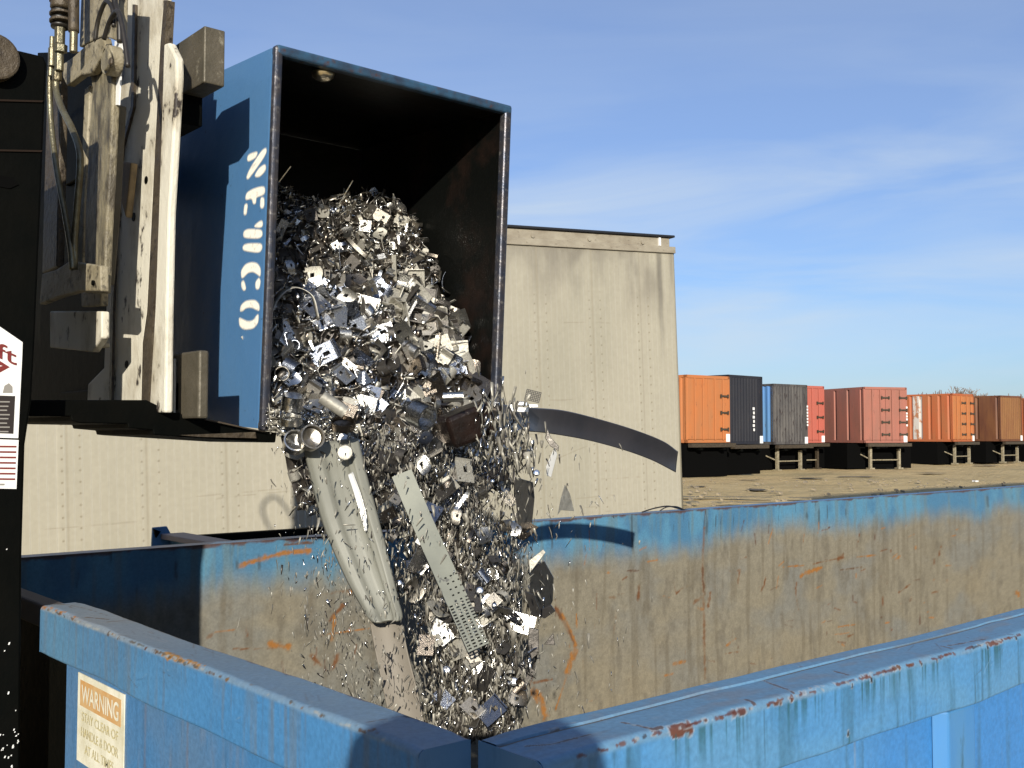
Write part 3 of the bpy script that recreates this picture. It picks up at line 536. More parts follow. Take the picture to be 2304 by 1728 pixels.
def tside():
    U = np.arange(-LT, 0.001, .02); V = np.arange(-HT, 0.001, .0075); U = np.unique(np.concatenate([U, np.arange(-7, 0, .0075)]))
    X, Z = np.meshgrid(U, V, indexing='ij'); Y = np.zeros_like(X)
    C = np.zeros(X.shape+(3,))+np.array((.322, .300, .238)); C = mixc(C, (.295, .277, .22), sst(.4, .65, fbm(X*.9, Z*.5, 81)))
    C = mixc(C, (.35, .325, .262), sst(.45, .75, fbm(X*2.2, Z*.5, 82))*.5)
    C = mixc(C, (.28, .255, .2), sst(.5, .8, fbm(X*9, Z*1.1, 83))*.28*sst(-1.0, -.1, Z)); 
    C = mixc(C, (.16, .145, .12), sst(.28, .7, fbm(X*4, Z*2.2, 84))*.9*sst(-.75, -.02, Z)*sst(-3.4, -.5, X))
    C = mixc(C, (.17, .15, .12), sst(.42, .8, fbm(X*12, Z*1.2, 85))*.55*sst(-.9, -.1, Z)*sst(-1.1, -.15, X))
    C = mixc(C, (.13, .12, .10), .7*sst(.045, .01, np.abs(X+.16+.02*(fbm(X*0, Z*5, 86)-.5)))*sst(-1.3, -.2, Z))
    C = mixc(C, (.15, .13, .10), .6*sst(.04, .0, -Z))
    sc = 0
    for k, (xx, zz, ln, sl) in enumerate([(-1.2, -.72, .9, .004), (-.9, -2.45, .5, 0), (-.95, -2.5, .45, .01), (-.8, -2.55, .5, -.01), (-.95, -2.36, .6, .0), (-.9, -2.62, .5, 0), (-5.5, -2.28, .8, 0), (-4.2, -2.1, 1.0, .04), (-4.1, -2.13, .9, .03), (-1.3, -1.95, .5, .3), (-2.0, -1.75, 1.6, -.0), (-1.9, -2.0, .6, 0), (-5.8, -2.5, .8, -.02), (-.7, -2.2, .5, 0), (-1.8, -1.45, 1.2, .02)]):
        d = np.abs(Z-zz-(X-xx)*sl+(fbm(X*3, Z*0, 90+k)-.5)*.02); C = mixc(C, (.22, .19, .14), .5*sst(.007, .002, d)*sst(ln/2, ln/2-.05, np.abs(X-xx))*sst(.35, .6, fbm(X*12, Z*0, 120+k)))
    # panel seams and rivets
    Y = Y.copy(); k = 0; x = -.44
    while x > -LT:
        d = np.abs(X-x-.035); C = mixc(C, (.27, .24, .18), .5*sst(.012, .004, d)); 
        Y += .0015*sst(.04, .02, np.abs(X-x))
        for dx in (0, .125):
            xr_ = x+dx; zz = (Z+.04*((k) % 2)) % .085-.0425
            d = np.hypot(X-xr_, zz); C = mixc(C, (.18, .15, .10), .8*sst(.011, .004, d)*sst(-.35, -.55, Z))
        x -= .60 if k % 2 else .56; k += 1
    C *= (1+(fbm(X*40, Z*40, 88, 2)-.5)*.10)[..., None]
    COL = np.concatenate([C, np.ones(X.shape+(1,))], -1)
    return grid_obj('side_panel', np.stack([X, -Y, Z], -1), COL, mtr, trl)
tside()
mtd = mat('beige_trailer_metal', (.42, .385, .29), .5, 0, var=(.37, .335, .255), scale=5, bump=.1); mgrime = mat('grimy_top_rail', (.40, .36, .28), .6, 0, var=(.29, .25, .19), scale=5, stretch=(1, 1, 2), var2=(.17, .14, .11), scale2=14, lo2=.6, hi2=.75)
MB().box((-LT, .004, -HT), (-.01, WT, -.01)).build('body', mtd, trl, bevel=.02)
MB().tube([(.0, .045, -HT), (.0, .045, -.01)], .045, 14).build('corner_post', mtd, trl, smooth=True)
MB().box((-LT, -.022, -.02), (.03, .05, .045)).build('top_rail', mgrime, trl, bevel=.006)
MB().box((-LT, .01, .047), (-.02, .05, .135)).build('roof_rail', mgrime, trl, bevel=.004)
MB().box((-LT, -.02, .137), (.03, WT, .160)).build('roof', mat('black_roof_edge', (.012, .014, .02), .6), trl, bevel=.006)
g = MB()
for k in range(16): g.tube([(-.35-k*.62, -.002, .075), (-.35-k*.62, .011, .075)], .02, 10)
for k in range(24): g.tube([(-.12-k*.31, -.026, .012), (-.12-k*.31, -.02, .012)], .009, 8)
g.build('rail_rivet', mgrime, trl, smooth=False)
MB().box((-.55, .3, .16), (-.43, .45, .20)).build('marker_light', mgrime, trl, bevel=.02)
MB().prism([(-2.07, -.004, -.22), (-1.95, -.028, -.21), (-1.91, -.03, -.32), (-1.92, -.03, -.43), (-2.0, -.008, -.45), (-2.07, -.004, -.4)], (0, .02, 0)).build('dent_patch', mtd, trl, bevel=.01)
MB().box((-.16, -.012, .05), (-.14, .012, .13)).build('rail_bracket', M['white'], trl)
MB().box((-LT, .2, -HT-.25), (-.5, .3, -HT)).box((-LT, WT-.3, -HT-.25), (-.5, WT-.2, -HT)).build('chassis_rail', M['black'], trl)
for x in (-8.6, -9.8):
    for y in (.15, WT-.35): MB().tube([(x, y, -HT-.1), (x, y+.22, -HT-.1)], .3, 24).build('wheel', M['tyre'], trl)
for y in (.3, WT-.4): MB().box((-2.6, y, -HT-.75), (-2.5, y+.1, -HT)).box((-2.68, y-.05, -HT-.77), (-2.42, y+.15, -HT-.75)).build('landing_leg', M['grey'], trl)

# ---------------------------------------------------------------- containers on chassis, far off
def cmat(n, c, v, v2=(.08, .04, .03), lo2=.64): return mat(n, c, .65, 0, var=v, scale=1.2, stretch=(2, 2, .5), var2=v2, scale2=5, lo2=lo2, hi2=lo2+.08, bump=.15, bscale=6)
MO = cmat('faded_orange_paint', (.58, .19, .055), (.48, .19, .07)); MOr = cmat('red_orange_paint', (.48, .115, .035), (.42, .14, .05)); MN = cmat('navy_black_paint', (.014, .015, .024), (.025, .025, .032)); MD = cmat('sooty_grey_paint', (.060, .055, .055), (.13, .12, .11), (.03, .02, .02), .55)
MBl = cmat('sky_blue_paint', (.10, .26, .58), (.12, .28, .5)); MP = cmat('faded_pink_paint', (.42, .15, .105), (.33, .14, .10)); MPr = cmat('red_pink_paint', (.55, .13, .09), (.48, .14, .10)); MBr = cmat('rust_brown_paint', (.13, .045, .022), (.20, .08, .03)); MOc = cmat('ochre_brown_paint', (.27, .125, .04), (.22, .09, .03))
MW = mat('flaking_white_paint', (.62, .57, .52), .7, 0, var=(.45, .20, .10), scale=3.2, lo=.52, hi=.58, stretch=(1, 1, .6))
def corr(mb, L_, H, depth=.035, pitch=.28, horiz=0):
    """corrugated sheet in x (0..L_), z (0..H), outward is -y"""
    xs_ = [0]; ys = [0]; x = .05
    while x+pitch < L_-.03:
        for dx, dy in ((0, 0), (.07, depth), (.14, depth), (.21, 0)): xs_.append(x+dx); ys.append(dy)
        x += pitch
    xs_.append(L_); ys.append(0); return xs_, ys
def container(xa, xb, D, ztop, label, mside, mend, length=6.1, zbot=1.25, legs=True, mframe=None, mark=None, hinges=True, gate='doors', stripes=False, pitch=.28, dep=.035, kind='shipping container'):
    C = atd(xa, 977, D); C.z = 0
    best = None
    for k in range(100, 900):
        a = R(k/10); e_ = FW*math.cos(a)+RT*math.sin(a); q = C+e_*2.44; px = CX+FPX*(q.dot(RT))/(q.dot(FW))
        if best is None or abs(px-xb) < best[0]: best = (abs(px-xb), a)
    a = best[1]; e_ = FW*math.cos(a)+RT*math.sin(a); rz = math.atan2(e_.y, e_.x)
    t = thing('shipping_container', label, 'container', (C.x, C.y, zbot), rz, group='containers parked in a row across the lot'); H = ztop-zbot
    # side on local x=0 plane running along +y, outward -x ; end on y=0 plane, outward -y
    xs_, ys = corr(None, length, H, dep, pitch)
    for nm, sgn in (('side_wall', 0), ('side_wall', 1)):
        v = []; f = []
        for x, y in zip(xs_, ys):
            X = y if sgn == 0 else 2.44-y; v += [(X, x, .12), (X, x, H-.1)]
        for i in range(len(xs_)-1): f.append((2*i, 2*i+1, 2*i+3, 2*i+2))
        m_i = [0]*len(f)
        b = MB(); b.v = v; b.f = f; b.m = m_i
        if stripes and sgn == 0:
            for i in range(len(f)):
                yy = (xs_[i]+xs_[i+1])/2
                if 1.55 < yy < 2.35 or 2.75 < yy < 3.75: b.m[i] = 1
        b.build(nm, [mside, MW], t)
    MB().box((.01, .01, H-.1), (2.43, length, H-.01)).build('roof', mside, t)
    MB().box((0, 0, 0), (2.44, length, .12)).box((0, 0, H-.1), (.06, length, H)).box((2.38, 0, H-.1), (2.44, length, H)).box((0, 0, 0), (.1, .1, H)).box((2.34, 0, 0), (2.44, .1, H)).box((.06, 0, H-.11), (2.38, .08, H+.005)).box((0, length-.1, 0), (2.44, length, H)).build('frame', mframe or mside, t)
    if gate == 'doors':
        MB().box((.1, -.012, .13), (1.21, .04, H-.12)).build('door', mend, t, bevel=.01); MB().box((1.23, -.012, .13), (2.34, .04, H-.12)).build('door', mend, t, bevel=.01)
        for x in (.45, .9, 1.55, 2.0): MB().tube([(x, -.05, .1), (x, -.05, H-.1)], .022, 6).build('lock_rod', mend, t)
    else:
        xs2, ys2 = corr(None, 2.24, H, .03, .2); v = []; f = []
        for x, y in zip(xs2, ys2): v += [(.1+x, .02-y, .12), (.1+x, .02-y, H-.1)]
        for i in range(len(xs2)-1): f.append((2*i, 2*i+2, 2*i+3, 2*i+1))
        b = MB(); b.v = v; b.f = f; b.m = [0]*len(f); b.build('end_wall', mend, t)
    if hinges:
        for z in [H*q for q in (.2, .45, .7)] if hinges != 4 else [H*q for q in (.15, .37, .59, .81)]:
            for x in ((1.85,) if hinges is True else (.95, 1.95)): MB().box((x, -.075, z-.035), (x+.46, -.055, z+.035)).box((x, -.08, z-.07), (x+.07, -.05, z+.07)).box((x+.4, -.08, z-.07), (x+.46, -.05, z+.07)).build('hinge', M['brown'], t)
    if mark == 'end':
        for k in range(6): MB().box((1.65+.03*(k % 2), -.055, H*.5-k*.17), (1.78, -.045, H*.5-k*.17+.11)).build('number', M['white'], t)
    if mark == 'side':
        for k in range(6): MB().box((-.02, .35, H*.55-k*.15), (-.006, .47, H*.55-k*.15+.10)).build('number', M['white'], t)
    if mark == 'edge':
        for k in range(7): MB().box((2.36, -.03, H*.62-k*.14), (2.44, -.01, H*.62-k*.14+.09)).build('number', M['white'], t)
    MB().box((2.2, -.03, .03), (2.4, -.008, .33)).build('placard', M['white'], t)
    # chassis under it: a thing of its own
    c = thing('container_chassis', 'low black trailer chassis under the '+label.split(' container')[0]+' container', 'chassis', (C.x, C.y, 0), rz, group='trailer chassis under the containers')
    MB().box((.5, -.25, zbot-.28), (.66, length+.3, zbot-.02)).box((1.78, -.25, zbot-.28), (1.94, length+.3, zbot-.02)).build('frame', M['black'], c)
    MB().box((.0, -.3, zbot-.17), (2.44, -.12, zbot-.02)).build('bumper', M['brown'], c)
    for y in (length-.9, length-2.1) if length > 4 else (2,):
        MB().tube([(.1, y, .75), (2.34, y, .75)], .07, 8).build('axle', M['black'], c)
        for x in (0.02, 1.84): MB().tube([(x, y, .52), (x+.5, y, .52)], .5, 20).build('wheel', M['tyre'], c)
    for x in ((.35, 1.95) if legs else ()):
        MB().box((x, .05, .08), (x+.12, .17, zbot-.18)).box((x-.08, -.03, .02), (x+.2, .25, .09)).build('landing_leg', M['worn2'] if ztop < 3.9 else M['brown'], c)
    MB().box((-.5 if legs else .05, .6 if legs else .12, .04), (3.1 if legs else 2.39, length, zbot-.03)).build('underside_shade', M['pitch'], c)  # black box added to stand for the shade under the container
    if legs: MB().tube([(.4, .11, .45), (2.0, .11, .45)], .03, 6).tube([(.42, .2, .5), (-.03, 1.3, zbot-.2)], .03, 6).build('leg_brace', M['worn2'], c)
    return t
container(1543, 1642, 39.7, 3.87, 'faded orange container just right of the beige trailer, three hinges', MO, MO, 12, mark='side', hinges=True, zbot=1.33, legs=False)
container(1638, 1716, 42.0, 4.0, 'navy black container between the orange one and the blue-sided one', MN, MN, 12, mark='end', hinges=False, gate='wall', legs=False)
container(1739, 1817, 47.0, 3.88, 'sooty grey corrugated container with a sky blue side', MBl, MD, 8, mark='edge', hinges=False, gate='wall', zbot=1.2, mframe=MD)
container(1775, 1855, 48.8, 3.9, 'red-pink container mostly hidden behind the sooty grey one', MPr, MPr, 6.1)
container(1944, 2041, 49.5, 3.85, 'faded pink container with its double doors and hinges facing the lot', MP, MP, 6.1, mark='edge', hinges=4, pitch=1.0, dep=.09)
container(2143, 2191, 57.5, 3.85, 'orange container with flaking white stripes down its ribbed side', MOr, MO, 6.1, hinges=4, stripes=True, pitch=.55, dep=.06)
container(2251, 2299, 60.5, 3.85, 'rust brown container with an ochre end near the right edge', MBr, MOc, 6.1, hinges=False, gate='wall', pitch=1.2, dep=.06)
container(2345, 2400, 64, 3.85, 'reddish container cut off by the right edge of the picture', MOr, MO, 6.1, hinges=False)

# ---------------------------------------------------------------- bare trees on the horizon
mbark = mat('bare_twigs', (.30, .24, .20), .9)
def bare_tree(px, D, h, seed, label):
    rr = random.Random(seed); base = atd(px, 977, D); t = thing('bare_tree', label, 'tree', (base.x, base.y, 0), group='bare trees on the horizon')
    tr_, cr_ = MB(), MB()
    def br(p, d, l, r, lv):
        q = p+d*l; (tr_ if lv < 2 else cr_).tube([p, (p+q)/2+Vector((rr.gauss(0, .04), rr.gauss(0, .04), 0))*l, q], [max(r, .035), max(r*.85, .032), max(r*.62, .03)], 4 if lv > 1 else 7, cap=False)
        if lv >= 6: return
        for k in range(3 if lv < 5 else 2):
            n = (d+Vector((rr.gauss(0, .5), rr.gauss(0, .5), rr.gauss(.12, .3)))).normalized(); br(p+d*l*rr.uniform(.75, 1), n, l*rr.uniform(.62, .82), r*.6, lv+1)
    br(Vector((0, 0, 0)), Vector((0, 0, 1)), h*.29, h*.024, 0)
    tr_.build('trunk', mbark, t); cr_.build('crown', mbark, t)
bare_tree(2192, 150, 9.5, 4, 'tallest bare tree on the horizon above the brown container')
bare_tree(2262, 170, 8.6, 5, 'bare tree on the horizon near the right edge')
bare_tree(2052, 190, 9.0, 9, 'smallest bare tree between the pink and the striped orange containers')
b = MB()
for k in range(420):
    px = 1650+k*1.75; D = 260+random.uniform(-15, 15); p = atd(px, 977, D); h = 7.5+5.5*float(fbm(np.array([k*.07]), np.array([1.0]), 4)[0])+random.uniform(-.5, .8)
    for j in range(5):
        q = Vector((p.x+random.uniform(-2, 2), p.y+random.uniform(-2, 2), 0)); b.tube([q, q+Vector((random.gauss(0, .8), random.gauss(0, .8), h*random.uniform(.6, 1)))], [.20, .10], 3, cap=False)
tag(b.build('far_treeline', mat('hazy_treeline', (.16, .13, .12), .95)), 'hazy leafless treeline on the horizon', 'treeline', kind='stuff')

# ---------------------------------------------------------------- the tipped blue bin
B0 = atd(590, 965, 3.0); BT = onX(622, 103, B0.x)
bz = (BT-B0).normalized(); bx = Vector((1, 0, 0)); by = bz.cross(bx).normalized()
BH = (BT-B0).length; BW = onY(1150, 255, BT.y).x-B0.x; BD = .92
bin_ = thing('scrap_bin', 'blue steel bin tipped on its side by the forklift, white stencilled letters down its side', 'bin')
bin_.matrix_basis = Matrix.Translation(B0) @ Matrix((bx, by, bz)).transposed().to_4x4()
BI = bin_.matrix_basis.inverted()
def bl(px, py, x=0.0):                  # pixel to a point on the bin's near side, in bin coordinates
    return BI @ onX(px, py, B0.x+x)
th = .012
MB().box((0, .03, .0), (th, BD, BH)).build('side_wall', M['bin_blue'], bin_)
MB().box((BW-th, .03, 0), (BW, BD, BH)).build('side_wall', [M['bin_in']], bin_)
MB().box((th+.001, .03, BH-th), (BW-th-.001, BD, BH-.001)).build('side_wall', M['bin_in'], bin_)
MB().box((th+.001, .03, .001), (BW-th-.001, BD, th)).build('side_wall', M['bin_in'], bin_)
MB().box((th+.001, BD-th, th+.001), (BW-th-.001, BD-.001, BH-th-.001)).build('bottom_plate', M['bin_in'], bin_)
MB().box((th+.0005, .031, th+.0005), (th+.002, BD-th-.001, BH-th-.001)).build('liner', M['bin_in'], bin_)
MB().box((-.003, -.004, -.005), (.022, .022, BH+.004)).build('rim', M['rimsteel'], bin_, bevel=.009, seg=3)
MB().box((BW-.026, -.0035, -.005), (BW+.004, .030, BH-.004)).build('rim', M['rimsteel'], bin_, bevel=.009, seg=3)
MB().box((.0, -.005, BH-.024), (BW+.003, .031, BH+.006)).build('rim', M['rimblue'], bin_, bevel=.009, seg=3)
MB().box((.0, -.004, -.006), (BW+.002, .031, .02)).build('rim', M['rimsteel'], bin_, bevel=.006)
b = MB(); c = BI @ onP(762, 190, B0+bz*(BH-.05), by) ; c = Vector((BW*.215, .062, BH-.026))
b.tube([c+Vector((0, 0, .004)), c, c-Vector((0, 0, .010)), c-Vector((0, 0, .017)), c-Vector((0, 0, .021)), c-Vector((0, 0, .022))], [.034, .034, .031, .022, .010, .001], 24)
b.build('glint_dome', mat('warm_glint_metal', (.95, .84, .62), .30, 1), bin_, smooth=True)  # dome added to stand for the warm glint under the top panel
# fork pocket at the back (the bin's own foot)
MB().box((.02, BD+.001, .18), (BW-.02, BD+.09, .34)).box((.02, BD+.001, BH-.34), (BW-.02, BD+.09, BH-.18)).build('fork_pocket', M['bin_blue'], bin_, bevel=.006)
# stencilled letters, sprayed: each island of paint has a soft feathered edge
mst = bpy.data.materials.new('sprayed_cream_paint'); mst.use_nodes = True
def st_mat():
    nt = mst.node_tree; N = nt.nodes; L = nt.links; p = N['Principled BSDF']; p.inputs['Base Color'].default_value = (.88, .84, .74, 1); p.inputs['Roughness'].default_value = .55
    a = N.new('ShaderNodeAttribute'); a.attribute_name = 'Col'; t = N.new('ShaderNodeTexCoord'); n = N.new('ShaderNodeTexNoise'); n.inputs['Scale'].default_value = 55; n.inputs['Detail'].default_value = 6; L.new(t.outputs['Object'], n.inputs['Vector'])
    r = N.new('ShaderNodeMapRange'); r.inputs['From Min'].default_value = .30; r.inputs['From Max'].default_value = .46; r.inputs['To Min'].default_value = .7; L.new(n.outputs['Fac'], r.inputs['Value'])
    x = N.new('ShaderNodeMath'); x.operation = 'MULTIPLY'; L.new(a.outputs['Fac'], x.inputs[0]); L.new(r.outputs['Result'], x.inputs[1]); L.new(x.outputs[0], p.inputs['Alpha'])
st_mat()
def Q3(p): return [(380+x*.2532, 80+y*.2532) for x, y in p]
def Q4(p): return [(380+x*.4217, 300+y*.4217) for x, y in p]
letters = {
 'N': [Q3([(700, 1062), (792, 1028), (772, 1085), (697, 1122)]), Q3([(862, 998), (868, 1030), (842, 1085), (705, 1280), (688, 1262), (722, 1180), (820, 1030)]), Q3([(857, 1142), (862, 1195), (805, 1255), (758, 1252), (800, 1180)])],
 'E': [Q3([(852, 1338), (852, 1412), (775, 1432), (772, 1490), (750, 1496), (738, 1442), (678, 1462), (690, 1398), (760, 1360)]), Q3([(815, 1442), (846, 1438), (846, 1530), (812, 1532)]), Q3([(672, 1502), (700, 1495), (690, 1590), (665, 1592)])],
 'W': [Q4([(447, 500), (498, 460), (501, 501)]), Q4([(399, 525), (420, 512), (496, 515), (499, 545), (480, 560), (397, 556)]), Q4([(394, 605), (410, 590), (496, 588), (497, 618), (480, 636), (397, 624)])],
 'C': [Q4([(388, 772), (385, 735), (408, 700), (440, 689), (472, 695), (489, 722), (488, 765), (472, 750), (450, 736), (422, 741), (400, 766)]), Q4([(387, 792), (400, 785), (412, 830), (400, 839), (388, 822)]), Q4([(462, 796), (480, 770), (489, 790), (481, 830), (464, 830)])],
 'O': [Q4([(380, 950), (384, 920), (410, 895), (460, 890), (483, 915), (482, 946), (468, 940), (440, 926), (410, 930), (395, 946)]), Q4([(374, 985), (386, 990), (420, 1006), (450, 1001), (466, 976), (478, 965), (476, 1010), (452, 1040), (400, 1046), (377, 1026)])]}
for ch, polys in letters.items():
    V_ = []; F_ = []; A_ = []
    for pl in polys:
        pts = [bl(x, y, -.0012) for x, y in pl]; pts = [Vector((-.0012, q.y, q.z)) for q in pts]
        fine = []
        for i in range(len(pts)):
            a, b2 = pts[i], pts[(i+1) % len(pts)]; fine += [a.lerp(b2, t/4) for t in range(4)]
        for _ in range(2): fine = [(fine[i-1]+fine[i]*2+fine[(i+1) % len(fine)])/4 for i in range(len(fine))]
        n = len(fine); ar = sum(fine[i].y*fine[(i+1) % n].z-fine[(i+1) % n].y*fine[i].z for i in range(n)); sg_ = 1 if ar > 0 else -1
        def off(dd):
            o = []
            for i in range(n):
                t = (fine[(i+1) % n]-fine[i-1]).normalized(); o.append(fine[i]+Vector((0, t.z, -t.y))*dd*sg_)
            return o
        inn, outr = off(-.0022), off(.0045); k = len(V_); V_ += inn+outr; A_ += [1]*n+[0]*n
        F_.append(tuple(k+i for i in range(n))); F_ += [(k+i, k+(i+1) % n, k+n+(i+1) % n, k+n+i) for i in range(n)]
    me = bpy.data.meshes.new('stencil_letter'); me.from_pydata(V_, [], F_); me.update(); at = me.color_attributes.new('Col', 'FLOAT_COLOR', 'POINT')
    for i, a in enumerate(A_): at.data[i].color = (a, a, a, 1)
    link('stencil_letter', me, mst, bin_)

# ---------------------------------------------------------------- the forklift with its rotating clamp
FK = Vector((.4, 3.0, 0)); fork = thing('forklift', 'dirty cream and black forklift mast and rotating carriage at the left holding up the bin', 'forklift', FK)
def sf(o): o.parent = fork; o.matrix_parent_inverse = Matrix.Translation(FK).inverted(); return o
def px_prism(pl, x, t, name, m, bevel=.004):
    t = min(t, .022)
    return sf(MB().prism([onX(a, b_, x) for a, b_ in pl], (t, 0, 0)).build(name, m, bevel=bevel))
px_prism([(288, -90), (374, -90), (370, 0), (362, 95), (354, 250), (343, 480), (332, 700), (322, 772), (319, 912), (195, 912), (197, 864), (233, 827), (240, 640), (244, 480), (262, 240), (279, 120), (286, 0)], 1.13, .06, 'carriage_bar', M['worn'], .006)
px_prism([(368, 99), (379, 95), (396, 130), (397, 174), (388, 330), (379, 480), (374, 700), (371, 929), (335, 929), (339, 850), (348, 700), (356, 480), (365, 200)], 1.115, .06, 'carriage_bar', M['worn'], .006)
px_prism([(298, 10), (304, 10), (300, 240), (276, 330), (262, 480), (254, 700), (250, 905), (246, 905), (249, 700), (257, 480), (270, 330), (294, 240)], 1.122, .008, 'weld_seam', M['brown'], 0)
px_prism([(199, 150), (253, 160), (251, 250), (244, 400), (237, 520), (232, 660), (188, 660), (191, 480), (200, 300), (207, 200)], .99, .07, 'arm', M['rough'], .006)
px_prism([(190, 200), (202, 190), (196, 300), (188, 480), (184, 610), (174, 610), (178, 480), (184, 340)], 1.01, .06, 'arm_edge', M['worn2'], .004)
def cyl(px, py, x0, x1, rpx, name, m, seg=28, bevel=.004):
    c = onX(px, py, x0); r = rpx*(c.dot(FW))/FPX; return sf(MB().tube([(x0, c.y, c.z), (x1, c.y, c.z)], r, seg).build(name, m, bevel=bevel))
cyl(238, 134, .965, 1.0, 34, 'pivot_boss', M['worn2']); cyl(236, 134, .955, .9645, 25, 'boss_cap', M['rough']); cyl(246, 138, .947, .9545, 11, 'boss_bolt', M['brown'], 6)
px_prism([(94, 616), (125, 607), (156, 587), (225, 597), (226, 655), (180, 655), (130, 668), (88, 685)], .95, .05, 'bracket_plate', M['worn2'])
cyl(207, 636, .944, .949, 6, 'bracket_hole', M['black'], 16, 0)
px_prism([(107, 150), (136, 140), (134, 300), (127, 600), (94, 615), (100, 400)], .97, .04, 'side_plate', M['brown'])
px_prism([(139, 145), (165, 127), (195, 99), (232, 82), (238, 112), (205, 165), (180, 170), (150, 193), (140, 172)], .965, .03, 'gusset', M['worn2'])
px_prism([(185, -70), (272, -70), (268, 95), (232, 80), (178, 106), (180, 40)], 1.0, .03, 'top_plate', M['worn2'])
px_prism([(258, 92), (275, 95), (267, 236), (251, 236)], 1.0, .004, 'reflective_strip', M['white'], 0)
px_prism([(251, 236), (267, 236), (255, 460), (240, 640), (232, 640), (243, 460)], 1.03, .06, 'edge_bar', M['grey'])
px_prism([(247, 318), (258, 325), (250, 400), (241, 470), (236, 470), (243, 400)], 1.02, .01, 'edge_bar', M['worn'])
px_prism([(112, 700), (228, 700), (228, 760), (206, 792), (112, 782)], 1.0, .08, 'lower_bracket', M['worn'])
px_prism([(182, 657), (226, 657), (226, 688), (182, 690)], 1.03, .05, 'pad', M['worn2'])
px_prism([(206, 765), (229, 772), (229, 782), (206, 782)], 1.02, .06, 'pad', M['worn2'])
px_prism([(270, 362), (295, 366), (288, 440), (282, 490), (268, 440)], 1.10, .02, 'wear_pad', mat('ochre_grease', (.35, .24, .11), .6, 0, var=(.14, .10, .05), scale=14))
cyl(328, 405, 1.128, 1.1296, 9, 'bar_hole', M['black'], 20, 0); cyl(300, 488, 1.128, 1.1296, 10, 'bar_hole', M['black'], 20, 0); cyl(284, 820, 1.128, 1.1296, 9, 'bar_hole', M['black'], 20, 0)
px_prism([(84, 118), (366, 110), (356, 480), (340, 930), (66, 935), (74, 640), (80, 480)], 1.20, .03, 'backing_plate', M['black'])
px_prism([(371, 0), (376, 0), (371, 95), (366, 200), (357, 480), (351, 640), (344, 700), (338, 850), (334, 912), (318, 912), (321, 772), (331, 700), (342, 480), (353, 250), (361, 95), (369, 0)], 1.1285, .03, 'gap_shade', M['brown'], 0)  # shaded side of the bar, put in as a dark brown strip
# pipes and hoses
def pxtube(pl, x, rpx, name, m, seg=12):
    pts = [onX(a, b_, x if not isinstance(x, (list, tuple)) else x[i]) for i, (a, b_) in enumerate(pl)]
    d = pts[0].dot(FW); return sf(MB().tube(catmull(pts, 8), rpx*d/FPX, seg).build(name, m, smooth=True))
pxtube([(113, 160), (112, 215), (116, 290), (129, 390), (146, 480), (159, 560), (163, 606)], .93, 6.5, 'hydraulic_pipe', M['pipe'])
pxtube([(126, 165), (127, 205), (140, 245), (162, 290), (178, 335), (180, 380), (173, 470), (168, 540), (167, 606)], .94, 7.5, 'hydraulic_pipe', M['pipe'])
pxtube([(214, 92), (221, 45), (238, 4), (253, 20), (256, 60)], .965, 5, 'hose', M['hose']); pxtube([(234, 88), (247, 48), (264, 25), (273, 50), (281, 95), (288, 150)], .955, 5.5, 'hose', M['hose'])
pxtube([(262, -60), (258, 0), (268, 40), (270, 95)], .975, 7, 'hose', M['hose'])
pxtube([(140, -80), (140, -20), (139, 20)], .93, 25, 'hose', M['brown']); pxtube([(137, 14), (136, 40), (136, 62)], .93, 21, 'hose', M['hose'])
pxtube([(167, -80), (166, 0), (166, 72)], .94, 12, 'hose', M['brown'])
for (x, y0, y1, r) in [(118, 82, 108, 6), (135, 62, 100, 12), (118, 108, 150, 9), (137, 100, 118, 15), (134, 118, 160, 10), (166, 72, 118, 9), (115, 150, 172, 7), (129, 158, 182, 11)]:
    a = onX(x, y0, .925); b_ = onX(x-1, y1, .925); sf(MB().tube([a, b_], r*a.dot(FW)/FPX, 6 if r > 9 else 12).build('fitting', M['pipe'], bevel=.002))
for y0 in (0, 30, 46): a = onX(139, y0, .93); sf(MB().tube([a, onX(139, y0+6, .93)], 27*a.dot(FW)/FPX, 20).build('hose_clamp', M['brown'], bevel=.002))
# fork shanks seen between carriage and bin, the blades run on behind the bin
def shank(pl, y0, name='fork_shank'):
    return sf(MB().prism([onX(a, b_, 1.19) for a, b_ in pl], (.048, 0, 0)).build(name, M['grey'], bevel=.004))
shank([(394, 102), (460, 57), (474, 200), (403, 219)]) if False else None
ya = onX(394, 102, 1.184).y; yb_ = onX(460, 57, 1.184).y; zt = onX(460, 57, 1.184).z; zb_ = onX(489, 203, 1.24).z
sf(MB().box((1.184, yb_, zb_), (1.243, ya, zt)).build('fork_shank', M['grey'], bevel=.004))
ya2 = onX(379, 860, 1.184).y; yb2 = onX(447, 860, 1.184).y; z1_ = onX(430, 790, 1.184).z; z0_ = onX(430, 942, 1.184).z
sf(MB().box((1.184, yb2, z0_), (1.212, ya2, z1_)).build('fork_shank', M['grey'], bevel=.006)); sf(MB().box((1.175, ya2-.055, z0_), (1.1835, ya2+.012, z1_-.015)).build('shank_lit_edge', M['worn'], bevel=.004))  # cream sliver stands for the lit left edge of the shank
for z0 in (zb_-.02, z0_+.02): sf(MB().box((1.19, BT.y+.98, z0-.06 if z0 > 2 else z0), (2.25, BT.y+1.03, z0+.08)).box((1.184, ya-.06, z0-.06 if z0 > 2 else z0), (1.24, BT.y+1.03, z0+.08)).build('fork_blade', M['black'], bevel=.004))
